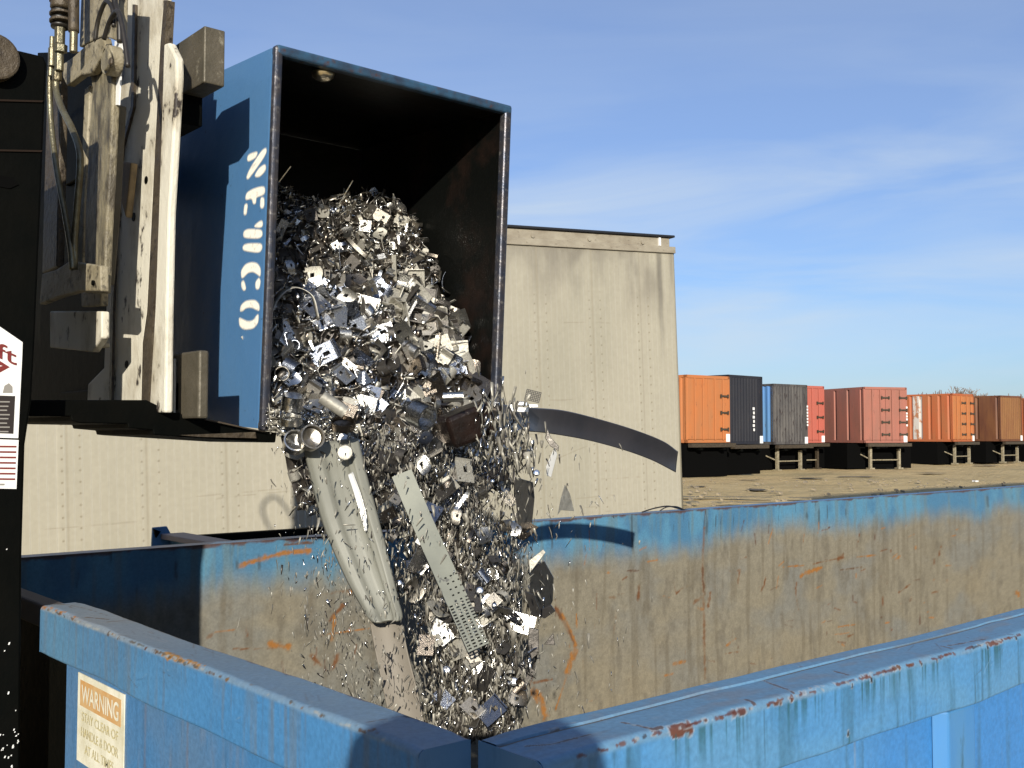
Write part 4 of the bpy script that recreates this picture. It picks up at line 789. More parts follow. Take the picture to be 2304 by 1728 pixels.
# lower arm plates under carriage and bin, nearly edge-on
YP = 2.72
sf(MB().prism([onY(a, b_, YP) for a, b_ in [(66, 900), (330, 900), (384, 926), (465, 944), (572, 966), (623, 974), (620, 996), (365, 980), (346, 978), (344, 968), (289, 963), (287, 954), (180, 952), (162, 947), (159, 937), (66, 936)]], (0, .42, 0)).build('lower_arm', M['black'], bevel=.003))
sf(MB().prism([onY(a, b_, YP-.012) for a, b_ in [(405, 979), (575, 972), (577, 986), (450, 983)]], (0, .01, 0)).build('lower_arm_lip', M['brown']))
sf(MB().prism([onY(a, b_, YP-.02) for a, b_ in [(462, 941), (560, 963), (600, 972), (560, 966), (462, 945)]], (0, .01, 0)).build('lower_arm_lip', M['brown']))
M['seam'] = mat('dark_seam', (.022, .014, .010), .7, spec=.1)
# mast column in front, black, with the decals
YC = 2.575
cc = [(onY(a, b_, YC)) for a, b_ in [(0, 108), (40, 112), (99, 126), (106, 142), (99, 300), (92, 480), (80, 760), (72, 900), (57, 1000), (50, 1250), (46, 1728)]]
zt0 = cc[0].z
pts = [Vector((.385, YC, zt0-.01))] + cc + [Vector((cc[-1].x, YC, 0.06)), Vector((.385, YC, .06))]
sf(MB().prism(pts, (0, .08, 0)).build('mast_column', M['black'], bevel=.006))
sf(MB().box((.290, YC, .06), (.3715, YC+.08, zt0-.012)).build('mast_column', M['black'])); sf(MB().box((.3715, YC+.02, .06), (.385, YC+.06, 1.02)).box((.3715, YC+.02, 1.35), (.385, YC+.06, 2.3)).build('mast_web', M['black']))
sf(MB().box((-.1, YC, .06), (.262, YC+.12, 2.42)).build('mast_column', M['black'])); sf(MB().box((.2615, YC+.02, 1.7), (.2905, YC+.07, 2.3)).build('mast_web', M['black']))
sf(MB().box((-.1, 3.45, .06), (.70, 3.55, 2.42)).build('mast_column', M['black'])); sf(MB().box((.2, YC+.12, 2.2), (.5, 3.45, 2.32)).box((.2, YC+.12, .5), (.5, 3.45, .62)).build('crossmember', M['black']))
sf(MB().box((.70, 2.75, 1.75), (.78, 3.4, 2.45)).build('carriage', M['black'], bevel=.01))
c = Vector((.95, 3.02, 2.15)); sf(MB().tube([(.90, 3.08, 2.1), (1.0, 3.08, 2.1)], .33, 36).build('rotator', M['brown'], bevel=.006)) if False else None
h = onY(-12, 128, YC-.02); sf(MB().tube([(h.x, YC-.03, h.z), (h.x, YC+.09, h.z)], 58*2.2/FPX, 32).build('chain_wheel', M['brown'], bevel=.006))
for (x0, y0, x1, y1) in [(-300, 330, 96, 338), (-300, 215, 98, 226)]:
    sf(MB().prism([onY(x0, y0, YC-.004), onY(x1, y1, YC-.004), onY(x1-3, y1+4, YC-.004), onY(x0, y0+4, YC-.004)], (0, .003, 0)).build('panel_seam', M['seam']))
for pl, nm in (([(0, 395), (30, 400), (42, 415), (22, 424), (0, 420)], 'recess'),): sf(MB().prism([onY(a, b_, YC-.003) for a, b_ in pl], (0, .002, 0)).build(nm, M['pitch']))
# specks of bare metal on the column
b = MB(); rr = random.Random(5)
for k in range(24):
    px = rr.uniform(0, 42); py = rr.choice([rr.uniform(1150, 1728), rr.uniform(1640, 1728), rr.uniform(1650, 1728)]); p = onY(px, py, YC-.002); r = rr.uniform(.0006, .0016); b.obox(p, (r, 0, 0), (0, .0008, 0), (r*.6, 0, r*rr.uniform(1, 2.2)))
sf(b.build('paint_chip', M['white']))
# decals on the column
def dec(pl, name, m, lift=.0015, parent=None):
    o = MB().prism([onY(a, b_, YC-lift) for a, b_ in pl], (0, .0006, 0)).build(name, m, parent); o.parent = parent or fork; o.matrix_parent_inverse = Matrix.Translation(FK).inverted() if parent is None else Matrix(); return o
d1 = dec([(-70, 690), (0, 735), (51, 770), (50, 800), (41, 986), (-70, 983)], 'decal', M['white']); d2_ = dec([(-70, 986), (42, 990), (37, 1100), (-70, 1098)], 'decal', M['white'])
d1['label'] = 'white decal with red lettering and a black box of print'; d2_['label'] = 'white decal ruled with dark red lines'
for o in (d1, d2_): pass
dec([(-70, 888), (34, 891), (30, 976), (-70, 972)], 'decal_print', M['inkblack'], .0022, d1); dec([(0, 812), (22, 826), (0, 838), (-40, 830), (-40, 800)], 'decal_arrow', M['inkred'], .0022, d1); dec([(-30, 818), (6, 823), (-8, 827), (-30, 826)], 'decal_arrow', M['white'], .0028, d1)
for k in range(8):
    y = 902+k*7+(3 if k % 2 else 0)+(5*(k//2)); 
    if y < 970: dec([(-60, y), (22-(k % 3)*3, y+.7), (22-(k % 3)*3, y+3.6), (-60, y+3)], 'decal_print', M['inkgrey'], .003, d1)
dec([(10, 868), (20, 862), (28, 870), (28, 884), (6, 884)], 'decal_print', M['inkgrey'], .0022, d1)
for k in range(7): y = 1003+k*12.2; dec([(-70, y-1), (37-k*.5, y), (37-k*.5, y+4), (-70, y+3)], 'decal_line', M['inkred'], .0022, d2_)
dec([(-6, 1088), (10, 1088), (10, 1092), (-6, 1092)], 'decal_print', M['inkgrey'], .0022, d2_)
a = onY(24, 785, YC-.0024); cN = onY(-22, 772, YC-.0024)
o = text_mesh('Lift', 'decal_lettering', M['inkred'], d1, cN+Vector((.0115, 0, -.012)), (1, 0, -.42), (0.0, 0, 1), .036, .098, off=.0006, bold=.01)
# the machine behind the mast (outside the picture, it throws the shade)
sf(MB().box((-2.2, 2.55, .35), (-.2, 3.5, 1.0)).build('body', M['worn2'], bevel=.05)); sf(MB().box((-2.7, 2.55, .35), (-2.21, 3.5, 1.25)).build('counterweight', M['black'], bevel=.08))
sf(MB().box((-2.0, 2.6, 2.08), (-.3, 3.45, 2.14)).box((-.36, 2.6, 1.0), (-.3, 2.66, 2.08)).box((-.36, 3.39, 1.0), (-.3, 3.45, 2.08)).box((-2.0, 2.6, 1.0), (-1.94, 2.66, 2.08)).box((-2.0, 3.39, 1.0), (-1.94, 3.45, 2.08)).build('overhead_guard', M['black'], bevel=.01))
sf(MB().box((-1.5, 2.8, 1.0), (-1.0, 3.25, 1.15)).box((-1.6, 2.8, 1.15), (-1.5, 3.25, 1.6)).build('seat', M['black'], bevel=.03))
for x in (-.3, -2.1):
    for y in (2.45, 3.35): sf(MB().tube([(x, y, .33), (x, y+.22, .33)], .33, 26).build('wheel', M['tyre'], bevel=.03))
# hose loops above the mast: their soft shadow lies on the trailer
tp = onP(655, 1150, TC, TN)
t_ = (tp.y-2.95)/SUN.y; hc = tp-SUN*t_
pts = []
for px, py in [(672, 1200), (648, 1150), (618, 1118), (592, 1136), (596, 1168), (622, 1215), (640, 1270)]: p = onP(px, py, TC, TN); pts.append(p-SUN*((p.y-2.95)/SUN.y))
sf(MB().tube(catmull(pts, 8), .010, 8).build('hose', M['hose'], smooth=True))
pts = []
for px, py in [(645, 1230), (668, 1165), (700, 1140), (730, 1128), (760, 1150), (770, 1230)]: p = onP(px, py, TC, TN); pts.append(p-SUN*((p.y-3.0)/SUN.y))
sf(MB().tube(catmull(pts, 8), .010, 8).build('hose', M['hose'], smooth=True))

# ---------------------------------------------------------------- scrap
def metal(name, c, r, met=1.0, var=None):
    return mat(name, c, r, met, var=var or tuple(q*.55 for q in c), scale=22, lo=.4, hi=.65, bump=.22, bscale=50, rvar=.08)
SM = [metal('bright_steel', (.78, .78, .78), .20), metal('mill_steel', (.60, .59, .56), .30), metal('dull_steel', (.42, .39, .34), .42), metal('oily_steel', (.22, .19, .16), .30), metal('galvanised', (.48, .46, .40), .50, .55), metal('blued_steel', (.34, .37, .44), .25)]
SF = [metal('falling_grey_metal', (.30, .28, .235), .6, .2), metal('falling_pale_metal', (.48, .455, .385), .5, .3), metal('falling_dark_metal', (.09, .08, .068), .5, .4)]
SMd = metal('dark_offcut_steel', (.13, .12, .11), .45, .8)
def sheet(nx, ny, lx, ly, th, hole=lambda i, j: False, bend=None, edge=None):
    """a bent sheet of metal with real thickness, centred; hole(i,j) leaves a cell out"""
    V_ = []; F_ = []
    for s in (0, 1):
        for i in range(nx+1):
            for j in range(ny+1):
                x = (i/nx-.5)*lx; y = (j/ny-.5)*ly; z = (s-.5)*th
                if edge: x, y = edge(x, y)
                p = (x, y, z)
                V_.append(bend(*p) if bend else p)
    K = (nx+1)*(ny+1); idx = lambda i, j, s: s*K+i*(ny+1)+j
    sol = [[not hole(i, j) for j in range(ny)] for i in range(nx)]
    for i in range(nx):
        for j in range(ny):
            if not sol[i][j]: continue
            F_.append((idx(i, j, 0), idx(i, j+1, 0), idx(i+1, j+1, 0), idx(i+1, j, 0))); F_.append((idx(i, j, 1), idx(i+1, j, 1), idx(i+1, j+1, 1), idx(i, j+1, 1)))
            for (a, b_, c_, d_, ni, nj) in ((i, j, i+1, j, i, j-1), (i+1, j+1, i, j+1, i, j+1), (i, j+1, i, j, i-1, j), (i+1, j, i+1, j+1, i+1, j)):
                if not (0 <= ni < nx and 0 <= nj < ny) or not sol[ni][nj]: F_.append((idx(a, b_, 0), idx(c_, d_, 0), idx(c_, d_, 1), idx(a, b_, 1)))
    return V_, F_
def arc_bend(r, ax=0):
    def f(x, y, z):
        t = x/r; return (math.sin(t)*(r+z), y, r-math.cos(t)*(r+z)) if ax == 0 else (x, math.sin(y/r)*(r+z), r-math.cos(y/r)*(r+z))
    return f
def flange(x0, ang):
    def f(x, y, z):
        if x < x0: return (x, y, z)
        u = x-x0; return (x0+u*math.cos(ang)-z*math.sin(ang), y, u*math.sin(ang)+z*math.cos(ang))
    return f
protos = {k: [] for k in ('bracket_plate', 'metal_strip', 'steel_clip', 'metal_offcut', 'tube_piece', 'steel_curl')}
rp = random.Random(21)
def addp(kind, V_, F_):
    me = bpy.data.meshes.new(kind); me.from_pydata(V_, [], F_); me.update(); protos[kind].append(me)
for k in range(6):
    hi, hj = rp.choice([4, 5, 6]), rp.choice([3, 4]); w2 = rp.choice([1, 1, 2])
    addp('bracket_plate', *sheet(12, 9, 1, rp.uniform(.6, .85), .035, lambda i, j, hi=hi, hj=hj, w2=w2: (hi <= i <= hi+w2 and hj <= j <= hj+1) or (k % 2 and i == 1 and j == 7), flange(rp.uniform(.28, .40), rp.uniform(.7, 1.6))))
for k in range(6): addp('metal_strip', *sheet(12, 1, 1.0, rp.uniform(.08, .2), .02, bend=arc_bend(rp.choice([.5, .9, 2, 4])*rp.choice([1, 1]))))
for k in range(4):
    a1 = rp.uniform(1.2, 1.6); f1 = flange(.2, a1)
    addp('steel_clip', *sheet(10, 4, 1.0, .42, .035, lambda i, j: i in (4, 5) and j in (1, 2) and k % 2, lambda x, y, z, f1=f1: (lambda q: (-q[0], q[1], q[2]))(flange(.15, 1.4)(-f1(x, y, z)[0], y, f1(x, y, z)[2])) if x < 0 else f1(x, y, z)))
for k in range(6):
    sx_, ph = rp.uniform(.2, .6), rp.uniform(0, 6)
    addp('metal_offcut', *sheet(10, 8, 1, .7, .03, lambda i, j, k=k: (i in (3, 4) and j in (2, 3)) or (k % 2 == 0 and i == 7 and j in (4, 5)) or (i+j < k % 3+1), arc_bend(rp.uniform(.9, 2)), lambda x, y, s=sx_, ph=ph: (x*(1-s*abs(y)), y*(1-.5*s*x)+.06*math.sin(6*x+ph))))
for k in range(3):
    r = .3+.1*k; n = 22; V_ = []; F_ = []; g = rp.uniform(0, .5)
    for i in range(n+1):
        a = g+(2*PI-g*1.2)*i/n
        for rr_, y in ((r, -.4), (r, .4), (r-.035, .4), (r-.035, -.4)): V_.append((rr_*math.cos(a), y, rr_*math.sin(a)))
    for i in range(n):
        for j in range(4): F_.append((i*4+j, i*4+(j+1) % 4, i*4+4+(j+1) % 4, i*4+4+j))
    F_ += [(0, 3, 2, 1), tuple(n*4+j for j in range(4))]
    addp('tube_piece', V_, F_)
for k in range(4):
    n = 26; V_ = []; F_ = []; w_ = rp.uniform(.12, .3)
    for i in range(n+1):
        a = i/n*rp.choice([4.5]) ; r = .30+.05*a*(k % 2); z = .06*a
        for dr, dz in ((0, 0), (0, w_), (-.025, w_), (-.025, 0)): V_.append(((r+dr)*math.cos(a), (r+dr)*math.sin(a), z+dz))
    for i in range(n):
        for j in range(4): F_.append((i*4+j, i*4+(j+1) % 4, i*4+4+(j+1) % 4, i*4+4+j))
    F_ += [(0, 3, 2, 1), tuple(n*4+j for j in range(4))]
    addp('steel_curl', V_, F_)
variants = {}
def proto(kind, mi):
    k = rp.randrange(len(protos[kind])); key = (kind, k, mi)
    if key not in variants:
        me = protos[kind][k].copy(); me.name = kind; me.materials.clear(); me.materials.append(SM[mi] if mi < 6 else SMd)
        if kind in ('tube_piece', 'steel_curl', 'metal_strip'): me.shade_smooth(); me.set_sharp_from_angle(angle=R(40)) if hasattr(me, 'set_sharp_from_angle') else None
        variants[key] = me
    return variants[key]
LAB = {'bracket_plate': 'small punched steel plate with bent end', 'metal_strip': 'thin bright strip of steel', 'steel_clip': 'small bent steel clip', 'metal_offcut': 'flat irregular punched steel offcut', 'tube_piece': 'short shiny piece of steel tube', 'steel_curl': 'curled steel turning'}
CAT = {'bracket_plate': 'bracket', 'metal_strip': 'strip', 'steel_clip': 'clip', 'metal_offcut': 'offcut', 'tube_piece': 'tube', 'steel_curl': 'turning'}
def piece(kind, loc, size, mi, zone, rot=None):
    o = bpy.data.objects.new(kind, proto(kind, mi)); col.objects.link(o); o.location = loc
    if kind in ('bracket_plate', 'metal_offcut', 'steel_clip') and rp.random() < .55:
        nv_ = (-FWD+UPV*rp.uniform(-.15, 1.0)+RT*rp.gauss(0, .45)).normalized(); rot = (nv_.to_track_quat('Z', 'Y') @ Matrix.Rotation(rp.uniform(0, 6.3), 3, 'Z').to_quaternion()).to_euler()
    o.rotation_euler = rot or (rp.uniform(0, 6.3), rp.uniform(0, 6.3), rp.uniform(0, 6.3)); s = size*(.62 if kind == 'tube_piece' else 1); o.scale = (s, s*rp.uniform(.8, 1.15), s)
    o['label'] = LAB[kind]+', '+zone; o['category'] = CAT[kind]; o['group'] = {'bracket_plate': 'bracket plates', 'metal_strip': 'steel strips', 'steel_clip': 'steel clips', 'metal_offcut': 'steel offcuts', 'tube_piece': 'tube pieces', 'steel_curl': 'steel turnings'}[kind]+' '+zone
    return o
# pile inside the bin, bin coordinates; spills over the lip
RG = [BI @ onP(px, py, B0+by*y, by) for px, py, y in [(600, 436, .52), (625, 432, .52), (700, 436, .52), (800, 450, .52), (890, 435, .52), (930, 480, .48), (940, 560, .42), (960, 640, .36), (1000, 682, .32), (1070, 705, .22), (1125, 800, .10)]]
XH = [0.0]+[q.x for q in RG]+[BW]; YH = [.5]+[q.y for q in RG]+[.08]; HH = [.70]+[q.z-.02 for q in RG]+[RG[-1].z-.03]
for k in range(1, len(XH)): XH[k] = max(XH[k], XH[k-1]+1e-4)
def ph_(u, y):
    h = np.interp(u, XH, HH); yr = np.interp(u, XH, YH)
    inside = np.maximum(h-.03, .02)*np.clip(y/yr, 0, 1)**.9+.03
    outside = .03-3.2*np.clip(-y-.02, 0, 1)**1.25
    return np.where(y > 0, inside, outside)
def pz(u, y): return float(ph_(u, np.float64(y)))+.05*(float(fbm(np.array([u*9.]), np.array([y*9.+3]), 301, 3)[0])-.5)*2
U = np.linspace(.02, BW-.02, 110); Yg = np.linspace(-.13, .80, 130); UU, YY = np.meshgrid(U, Yg, indexing='ij')
Hh = ph_(UU, YY)+.10*(fbm(UU*9, YY*9+3, 301, 3)-.5)+.05*(fbm(UU*30, YY*30, 302, 2)-.5)-.03
narrow = UU+np.clip(-YY, 0, 1)*(.25*(1-UU/BW)-.25*(UU/BW))
B4 = np.array(bin_.matrix_basis)
def toW(P): return P@B4[:3, :3].T+B4[:3, 3]
mheap = metal('packed_scrap_metal', (.16, .14, .12), .42, .9)
ho = grid_obj('scrap_heap', toW(np.stack([narrow, YY, Hh], -1)), None, mheap, smooth=False)
# chips: thousands of tiny slivers, one object
def chips(name, centres, sizes, elong, label, mats, wts, direction=None, jitter=.5, flat=.12):
    n = len(centres); c = np.array(centres); d = rng.normal(size=(n, 3))
    if direction is not None: d = np.array(direction)+d*jitter
    d /= np.linalg.norm(d, axis=1)[:, None]; e = rng.normal(size=(n, 3)); e -= (e*d).sum(1)[:, None]*d; e /= np.linalg.norm(e, axis=1)[:, None]; f = np.cross(d, e)
    s = np.array(sizes)[:, None]; el = rng.uniform(elong[0], elong[1], (n, 1)); A = d*s*el; Bv = e*s*rng.uniform(.35, .8, (n, 1)); F = f*s*flat
    k = rng.uniform(-.5, .5, (n, 1))
    V_ = np.stack([c-A-Bv, c-A+Bv, c-A*.2+Bv*1.1+F*4*k, c+A*.9+Bv*.3+F*2, c+A-Bv*.5+F*2, c-A*.1-Bv*.9+F*4*k, ], 1)
    V2 = V_+F[:, None, :]*1.0; VV = np.concatenate([V_, V2], 1).reshape(-1, 3)
    base = np.arange(n)*12; fs = []
    top = [(0, 1, 2, 5), (5, 2, 3, 4)]; F_ = []
    for q in top: F_.append(np.stack([base+i for i in q], 1)); F_.append(np.stack([base+6+i for i in q[::-1]], 1))
    for a, b_ in ((0, 5), (5, 4), (4, 3), (3, 2), (2, 1), (1, 0)): F_.append(np.stack([base+a, base+b_, base+b_+6, base+a+6], 1))
    Fq = np.stack(F_, 1).reshape(-1, 4); mi = np.repeat(rng.choice(len(mats), n, p=wts), len(F_))
    me = bpy.data.meshes.new(name); me.vertices.add(len(VV)); me.vertices.foreach_set('co', VV.reshape(-1).astype(np.float32)); me.loops.add(len(Fq)*4); me.loops.foreach_set('vertex_index', Fq.reshape(-1).astype(np.int32))
    me.polygons.add(len(Fq)); me.polygons.foreach_set('loop_start', np.arange(0, len(Fq)*4, 4, dtype=np.int32)); me.update(calc_edges=True)
    o = link(name, me, mats); me.polygons.foreach_set('material_index', mi.astype(np.int32)); me.update(); return tag(o, label, 'scrap', kind='stuff')
def bw(u, y, z): return Vector(toW(np.array([[u, y, z]]))[0])
tag(ho, 'packed grey mass of scrap metal heaped in the tipped bin', 'scrap', kind='stuff')
cs = []; ss = []
for k in range(6800):
    y = rng.uniform(-.14, .78); u = rng.uniform(.02, BW-.02); yy = min(y, .7); u2 = u+max(-y, 0)*(.25*(1-u/BW)-.25*(u/BW))
    cs.append(tuple(bw(u2, y, pz(u, y)+rng.uniform(-.04, .02)))); ss.append(abs(rng.normal(.0055, .003))+.0025)
chips('scrap_chips', cs, ss, (1, 2.6), 'small bright and dark chips covering the scrap heap in the tipped bin', SM+[SMd], [.16, .17, .15, .14, .12, .08, .18])
cs = []; ss = []
for k in range(1500):
    u = abs(rng.normal(.0, .10))+.004; y = rng.uniform(-.10, .02); cs.append(tuple(bw(u, y, max(-.02, .035+.2*min(0, y)+rng.uniform(-.03, .03)*1.0-.1*u)))); ss.append(abs(rng.normal(.0035, .0015))+.001)
chips('fine_shavings', cs, ss, (1, 2.4), 'fine bright shavings heaped at the left corner of the bin lip', [SM[0], SM[1], SF[1], SF[0]], [.3, .25, .25, .2])
kinds_top = ['metal_strip']*9+['steel_clip']*5+['metal_offcut']*3+['bracket_plate']*3+['steel_curl']*2
kinds_low = ['bracket_plate']*14+['metal_strip']*4+['steel_clip']*4+['metal_offcut']*7+['steel_curl']*2+['tube_piece']*2
for k in range(500):
    u = rp.uniform(.03, BW-.03); y = rp.uniform(.0, 1.02)*float(np.interp(u, XH, YH)); top = y > .30
    h = pz(u, y)
    kind = rp.choice(kinds_top if top else kinds_low); s = (rp.uniform(.035, .062) if top else rp.uniform(.045, .088)) if kind != 'metal_strip' else rp.uniform(.04, .10)
    if not top and u > BW*.62: s *= 1.35
    mi = rp.choices(range(7), [5, 4, 3, 2, 1, 3, 3])[0] if u < BW*.6 else rp.choices(range(7), [1, 2, 3, 2, 7, 1, 2])[0]
    piece(kind, bw(u, y, h+rp.uniform(-.008, .028)), s, mi, 'upper heap inside the bin' if top else 'lower heap inside the bin')
for k in range(150):
    y = rp.uniform(-.13, .02); u = rp.uniform(.02, BW-.02); u2 = u+max(-y, 0)*(.25*(1-u/BW)-.25*(u/BW)); kind = rp.choice(kinds_low)
    s = rp.uniform(.04, .075); piece(kind, bw(u2, y, pz(u, y)+rp.uniform(-.01, .025)), s, rp.choices(range(7), [4, 4, 3, 3, 3, 1, 4])[0], 'spilling over the lip of the bin')
# the falling stream
def cen(y): return float(np.interp(y, [960, 1100, 1300, 1500, 1660], [880, 985, 1060, 1068, 1065])), float(np.interp(y, [960, 1100, 1300, 1500, 1660], [235, 170, 150, 118, 100]))
def fd(px, y): return 3.00-.30*(max(y, 960)-960)/700 + .0002*(px-900)
cs = []; ss = []
for k in range(13000):
    y = 960+700*rng.uniform()**1.0; c_, hw = cen(y); q = rng.normal(0, .47)
    if abs(q) > 1.15 or (y < 1135 and rng.uniform() < .45): continue
    px = c_+q*hw; cs.append(tuple(atd(px, y, fd(px, y)+.05+abs(rng.normal(0, .09))))); ss.append((abs(rng.normal(.0020, .0022))+.0011)*(.8+.55*(y-960)/700))
down = tuple(Vector((0, 0, -1)))
chips('falling_chips', cs, ss, (1.3, 3.6), 'dense stream of metal chips falling from the bin into the dumpster', SM[:2]+SF, [.09, .10, .30, .23, .28], down, .34)
cs = []; ss = []
for k in range(1500):
    y = rng.uniform(985, 1660); t = (y-985)/675; px = rng.normal(745+t*110, 60+25*t)*1.0; 
    if px < 600: continue
    cs.append(tuple(atd(px, y, fd(px, y)+rng.normal(.12, .10)))); ss.append(abs(rng.normal(.0019, .0011))+.001)
for k in range(1300):
    y = rng.uniform(1000, 1620); px = rng.normal(1000+.06*(y-1000), 150); cs.append(tuple(atd(px, y, fd(px, y)+rng.normal(0, .12)))); ss.append(abs(rng.normal(.002, .001))+.001)
for k in range(420):
    y = rng.normal(985, 50); px = rng.normal(1135+.25*(y-985), 34); cs.append(tuple(atd(px, y, 3.02+rng.normal(0, .05)))); ss.append(abs(rng.normal(.0042, .002))+.0012)
chips('falling_dust', cs, ss, (1.2, 4), 'sparse spray of tiny glittering chips left of the falling stream', [SM[0], SF[1], SF[0], SMd], [.12, .38, .38, .12], down, .3)
for k in range(190):
    y = rp.uniform(975, 1640); c_, hw = cen(y); px = c_+max(-1, min(1, rp.gauss(0, .55)))*hw; kind = rp.choice(kinds_low+['steel_curl']*4+['metal_offcut']*4)
    piece(kind, atd(px, y, fd(px, y)+abs(rp.gauss(.06, .08))), rp.uniform(.03, .08), rp.choices(range(7), [3, 3, 4, 4, 6, 1, 5])[0], 'falling through the air below the bin')
# big falling pieces
def loft(name, La, Lb, da, db, prof, m, label, cat, n=40, th=.003, dist=None):
    """sheet between two traced edges at real distances; prof(v, t) pushes the sheet in and out"""
    A = catmull([atd(x, y, d) for (x, y), d in zip(La, da)], 10); B = catmull([atd(x, y, d) for (x, y), d in zip(Lb, db)], 10)
    k = min(len(A), len(B)); m_ = 24; P = np.zeros((k, m_+1, 3))
    for i in range(k):
        a = A[int(i*(len(A)-1)/(k-1))]; b_ = B[int(i*(len(B)-1)/(k-1))]
        for j in range(m_+1): v = j/m_; P[i, j] = a.lerp(b_, v)+FW*prof(v, i/(k-1))
    o = grid_obj(name, P, None, m); s = o.modifiers.new('solidify', 'SOLIDIFY'); s.thickness = th; return tag(o, label, cat)
mch = mat('grey_sheet_steel', (.21, .21, .175), .55, .05, var=(.27, .27, .23), scale=6, stretch=(1, 1, .3), bump=.04)
def trough(v, t):
    w_ = .024*(1-.35*t)
    f = np.interp(v, [0, .12, .30, .34, .55, .70, .74, .80, .84, 1], [0.012, -.008, -.010, .018, .028, .020, -.004, .004, -.018, .002]); end = .03*max(0, t-.93)/.07
    return float(f)*w_/.03+end*(1-(2*v-1)**2)*0+ .05*max(0, (t-.9)/.1)**2
loft('sheet_channel', [(678, 1000), (700, 1090), (728, 1190), (775, 1300), (815, 1372), (828, 1392), (846, 1410)], [(806, 985), (826, 1070), (850, 1160), (876, 1260), (896, 1345), (906, 1385), (898, 1404)], [2.95, 2.90, 2.85, 2.81, 2.78, 2.76, 2.75], [2.96, 2.91, 2.86, 2.82, 2.79, 2.77, 2.76], trough, mch, 'large grey folded sheet metal channel falling below the bin lip', 'sheet metal')
loft('fold_glint', [(783, 1068), (797, 1110), (812, 1160), (822, 1196)], [(793, 1062), (811, 1110), (824, 1160), (825, 1194)], [2.865, 2.85, 2.838, 2.83], [2.865, 2.85, 2.838, 2.83], lambda v, t: .003*math.sin(v*3.14), mat('fold_highlight_white', (.9, .9, .88), .25, .3), 'x', 'x', th=.0015)  # highlight of the channel's fold, added as a bright strip
_g = bpy.data.objects['fold_glint']; _g.name = 'fold_highlight'; del _g['label']; del _g['category']; _g.parent = bpy.data.objects['sheet_channel']; _g['label'] = 'bright strip standing for the highlight on the channel fold'
loft('steel_strip', [(832, 1400), (845, 1470), (862, 1550), (880, 1640), (890, 1700)], [(903, 1395), (918, 1470), (938, 1550), (957, 1640), (966, 1700)], [2.84, 2.82, 2.80, 2.77, 2.75], [2.84, 2.82, 2.80, 2.77, 2.75], lambda v, t: .008*math.sin(v*3.14), mat('dull_brown_grey_sheet', (.17, .145, .11), .6, .1, var=(.20, .175, .14), scale=5), 'flat dull brown-grey strip falling just below the folded channel', 'strip')
mperf = mat('pale_galvanised_sheet', (.26, .27, .225), .6, .1, var=(.20, .21, .18), scale=8, var2=(.12, .12, .11), scale2=26, lo2=.66, hi2=.7, stretch=(1, 1, 1))
A = atd(905, 1070, 2.88); Bq = atd(1078, 1465, 2.68); Ln = (Bq-A).length; ux = (Bq-A).normalized(); vy = (RT-ux*RT.dot(ux)).normalized(); wz = ux.cross(vy)
V_, F_ = sheet(120, 19, Ln, .056, .002, lambda i, j: (i > 88 and i % 2 == 0 and j % 5 in (1, 2, 3) and i < 119) or (70 < i <= 88 and i % 4 == 0 and j % 5 in (2, 3) and j > 3), lambda x, y, z: (x, y, z+.10*(x/Ln)**2+.012*math.sin(x*9)))
me = bpy.data.meshes.new('perforated_strip'); me.from_pydata(V_, [], F_); o = link('perforated_strip', me, mperf); o.matrix_basis = Matrix.Translation((A+Bq)/2) @ Matrix((ux, vy, wz)).transposed().to_4x4(); tag(o, 'long pale grey strip with rows of small punched slots at its lower end, falling', 'strip')
mstrap = mat('blued_strap_steel', (.155, .155, .18), .36, .85, var=(.21, .20, .22), scale=6, var2=(.55, .55, .5), scale2=120, lo2=.80, hi2=.83)
loft('steel_band', [(1125, 908), (1150, 913), (1194, 917), (1266, 923), (1345, 942), (1425, 966), (1491, 992), (1525, 1016)], [(1125, 963), (1150, 966), (1190, 971), (1239, 976), (1319, 990), (1398, 1011), (1465, 1035), (1520, 1063)], [3.02, 3.10, 3.22, 3.40, 3.58, 3.75, 3.90, 4.02], [3.02, 3.10, 3.21, 3.36, 3.55, 3.72, 3.87, 4.01], lambda v, t: .006*math.sin(v*3.1), mstrap, 'long dark curved steel band sticking out to the right in front of the beige trailer', 'band', th=.0018)
# a black slotted tile and white channel just right of the lip
p = atd(1199, 891, 3.05); V_, F_ = sheet(17, 13, .044, .032, .003, lambda i, j: (i % 2 == 1 and j % 2 == 1 and i != 8 and j != 6))
me = bpy.data.meshes.new('slotted_tile'); me.from_pydata(V_, [], F_); o = link('slotted_tile', me, mat('black_slotted_metal', (.035, .033, .03), .5, .5)); o.matrix_basis = Matrix.Translation(p) @ Matrix(((RT*.96-UPV*.24).normalized(), (UPV*.96+RT*.24).normalized(), -FWD)).transposed().to_4x4(); tag(o, 'small dark slotted tile flying just right of the bin lip', 'tile')
def pxbox(pl, d, t, name, m, label, cat, bevel=.002, slope=0):
    o = MB().prism([atd(a, b_, d+slope*(a-pl[0][0])/100) for a, b_ in pl], FW*t).build(name, m, bevel=bevel); return tag(o, label, cat)
mwh = mat('bright_bare_metal', (.86, .86, .84), .38, .3)
pxbox([(1144, 909), (1163, 910), (1163, 916), (1188, 917), (1188, 909), (1211, 910), (1211, 917), (1190, 918), (1189, 928), (1152, 926)], 3.0, .010, 'channel_offcut', mwh, 'bright white channel offcut under the small slotted tile', 'offcut')
pxbox([(1163, 903), (1187, 904), (1187, 914), (1164, 912)], 3.02, .008, 'clip_offcut', SM[5], 'little dark clip on the bright channel offcut', 'clip')
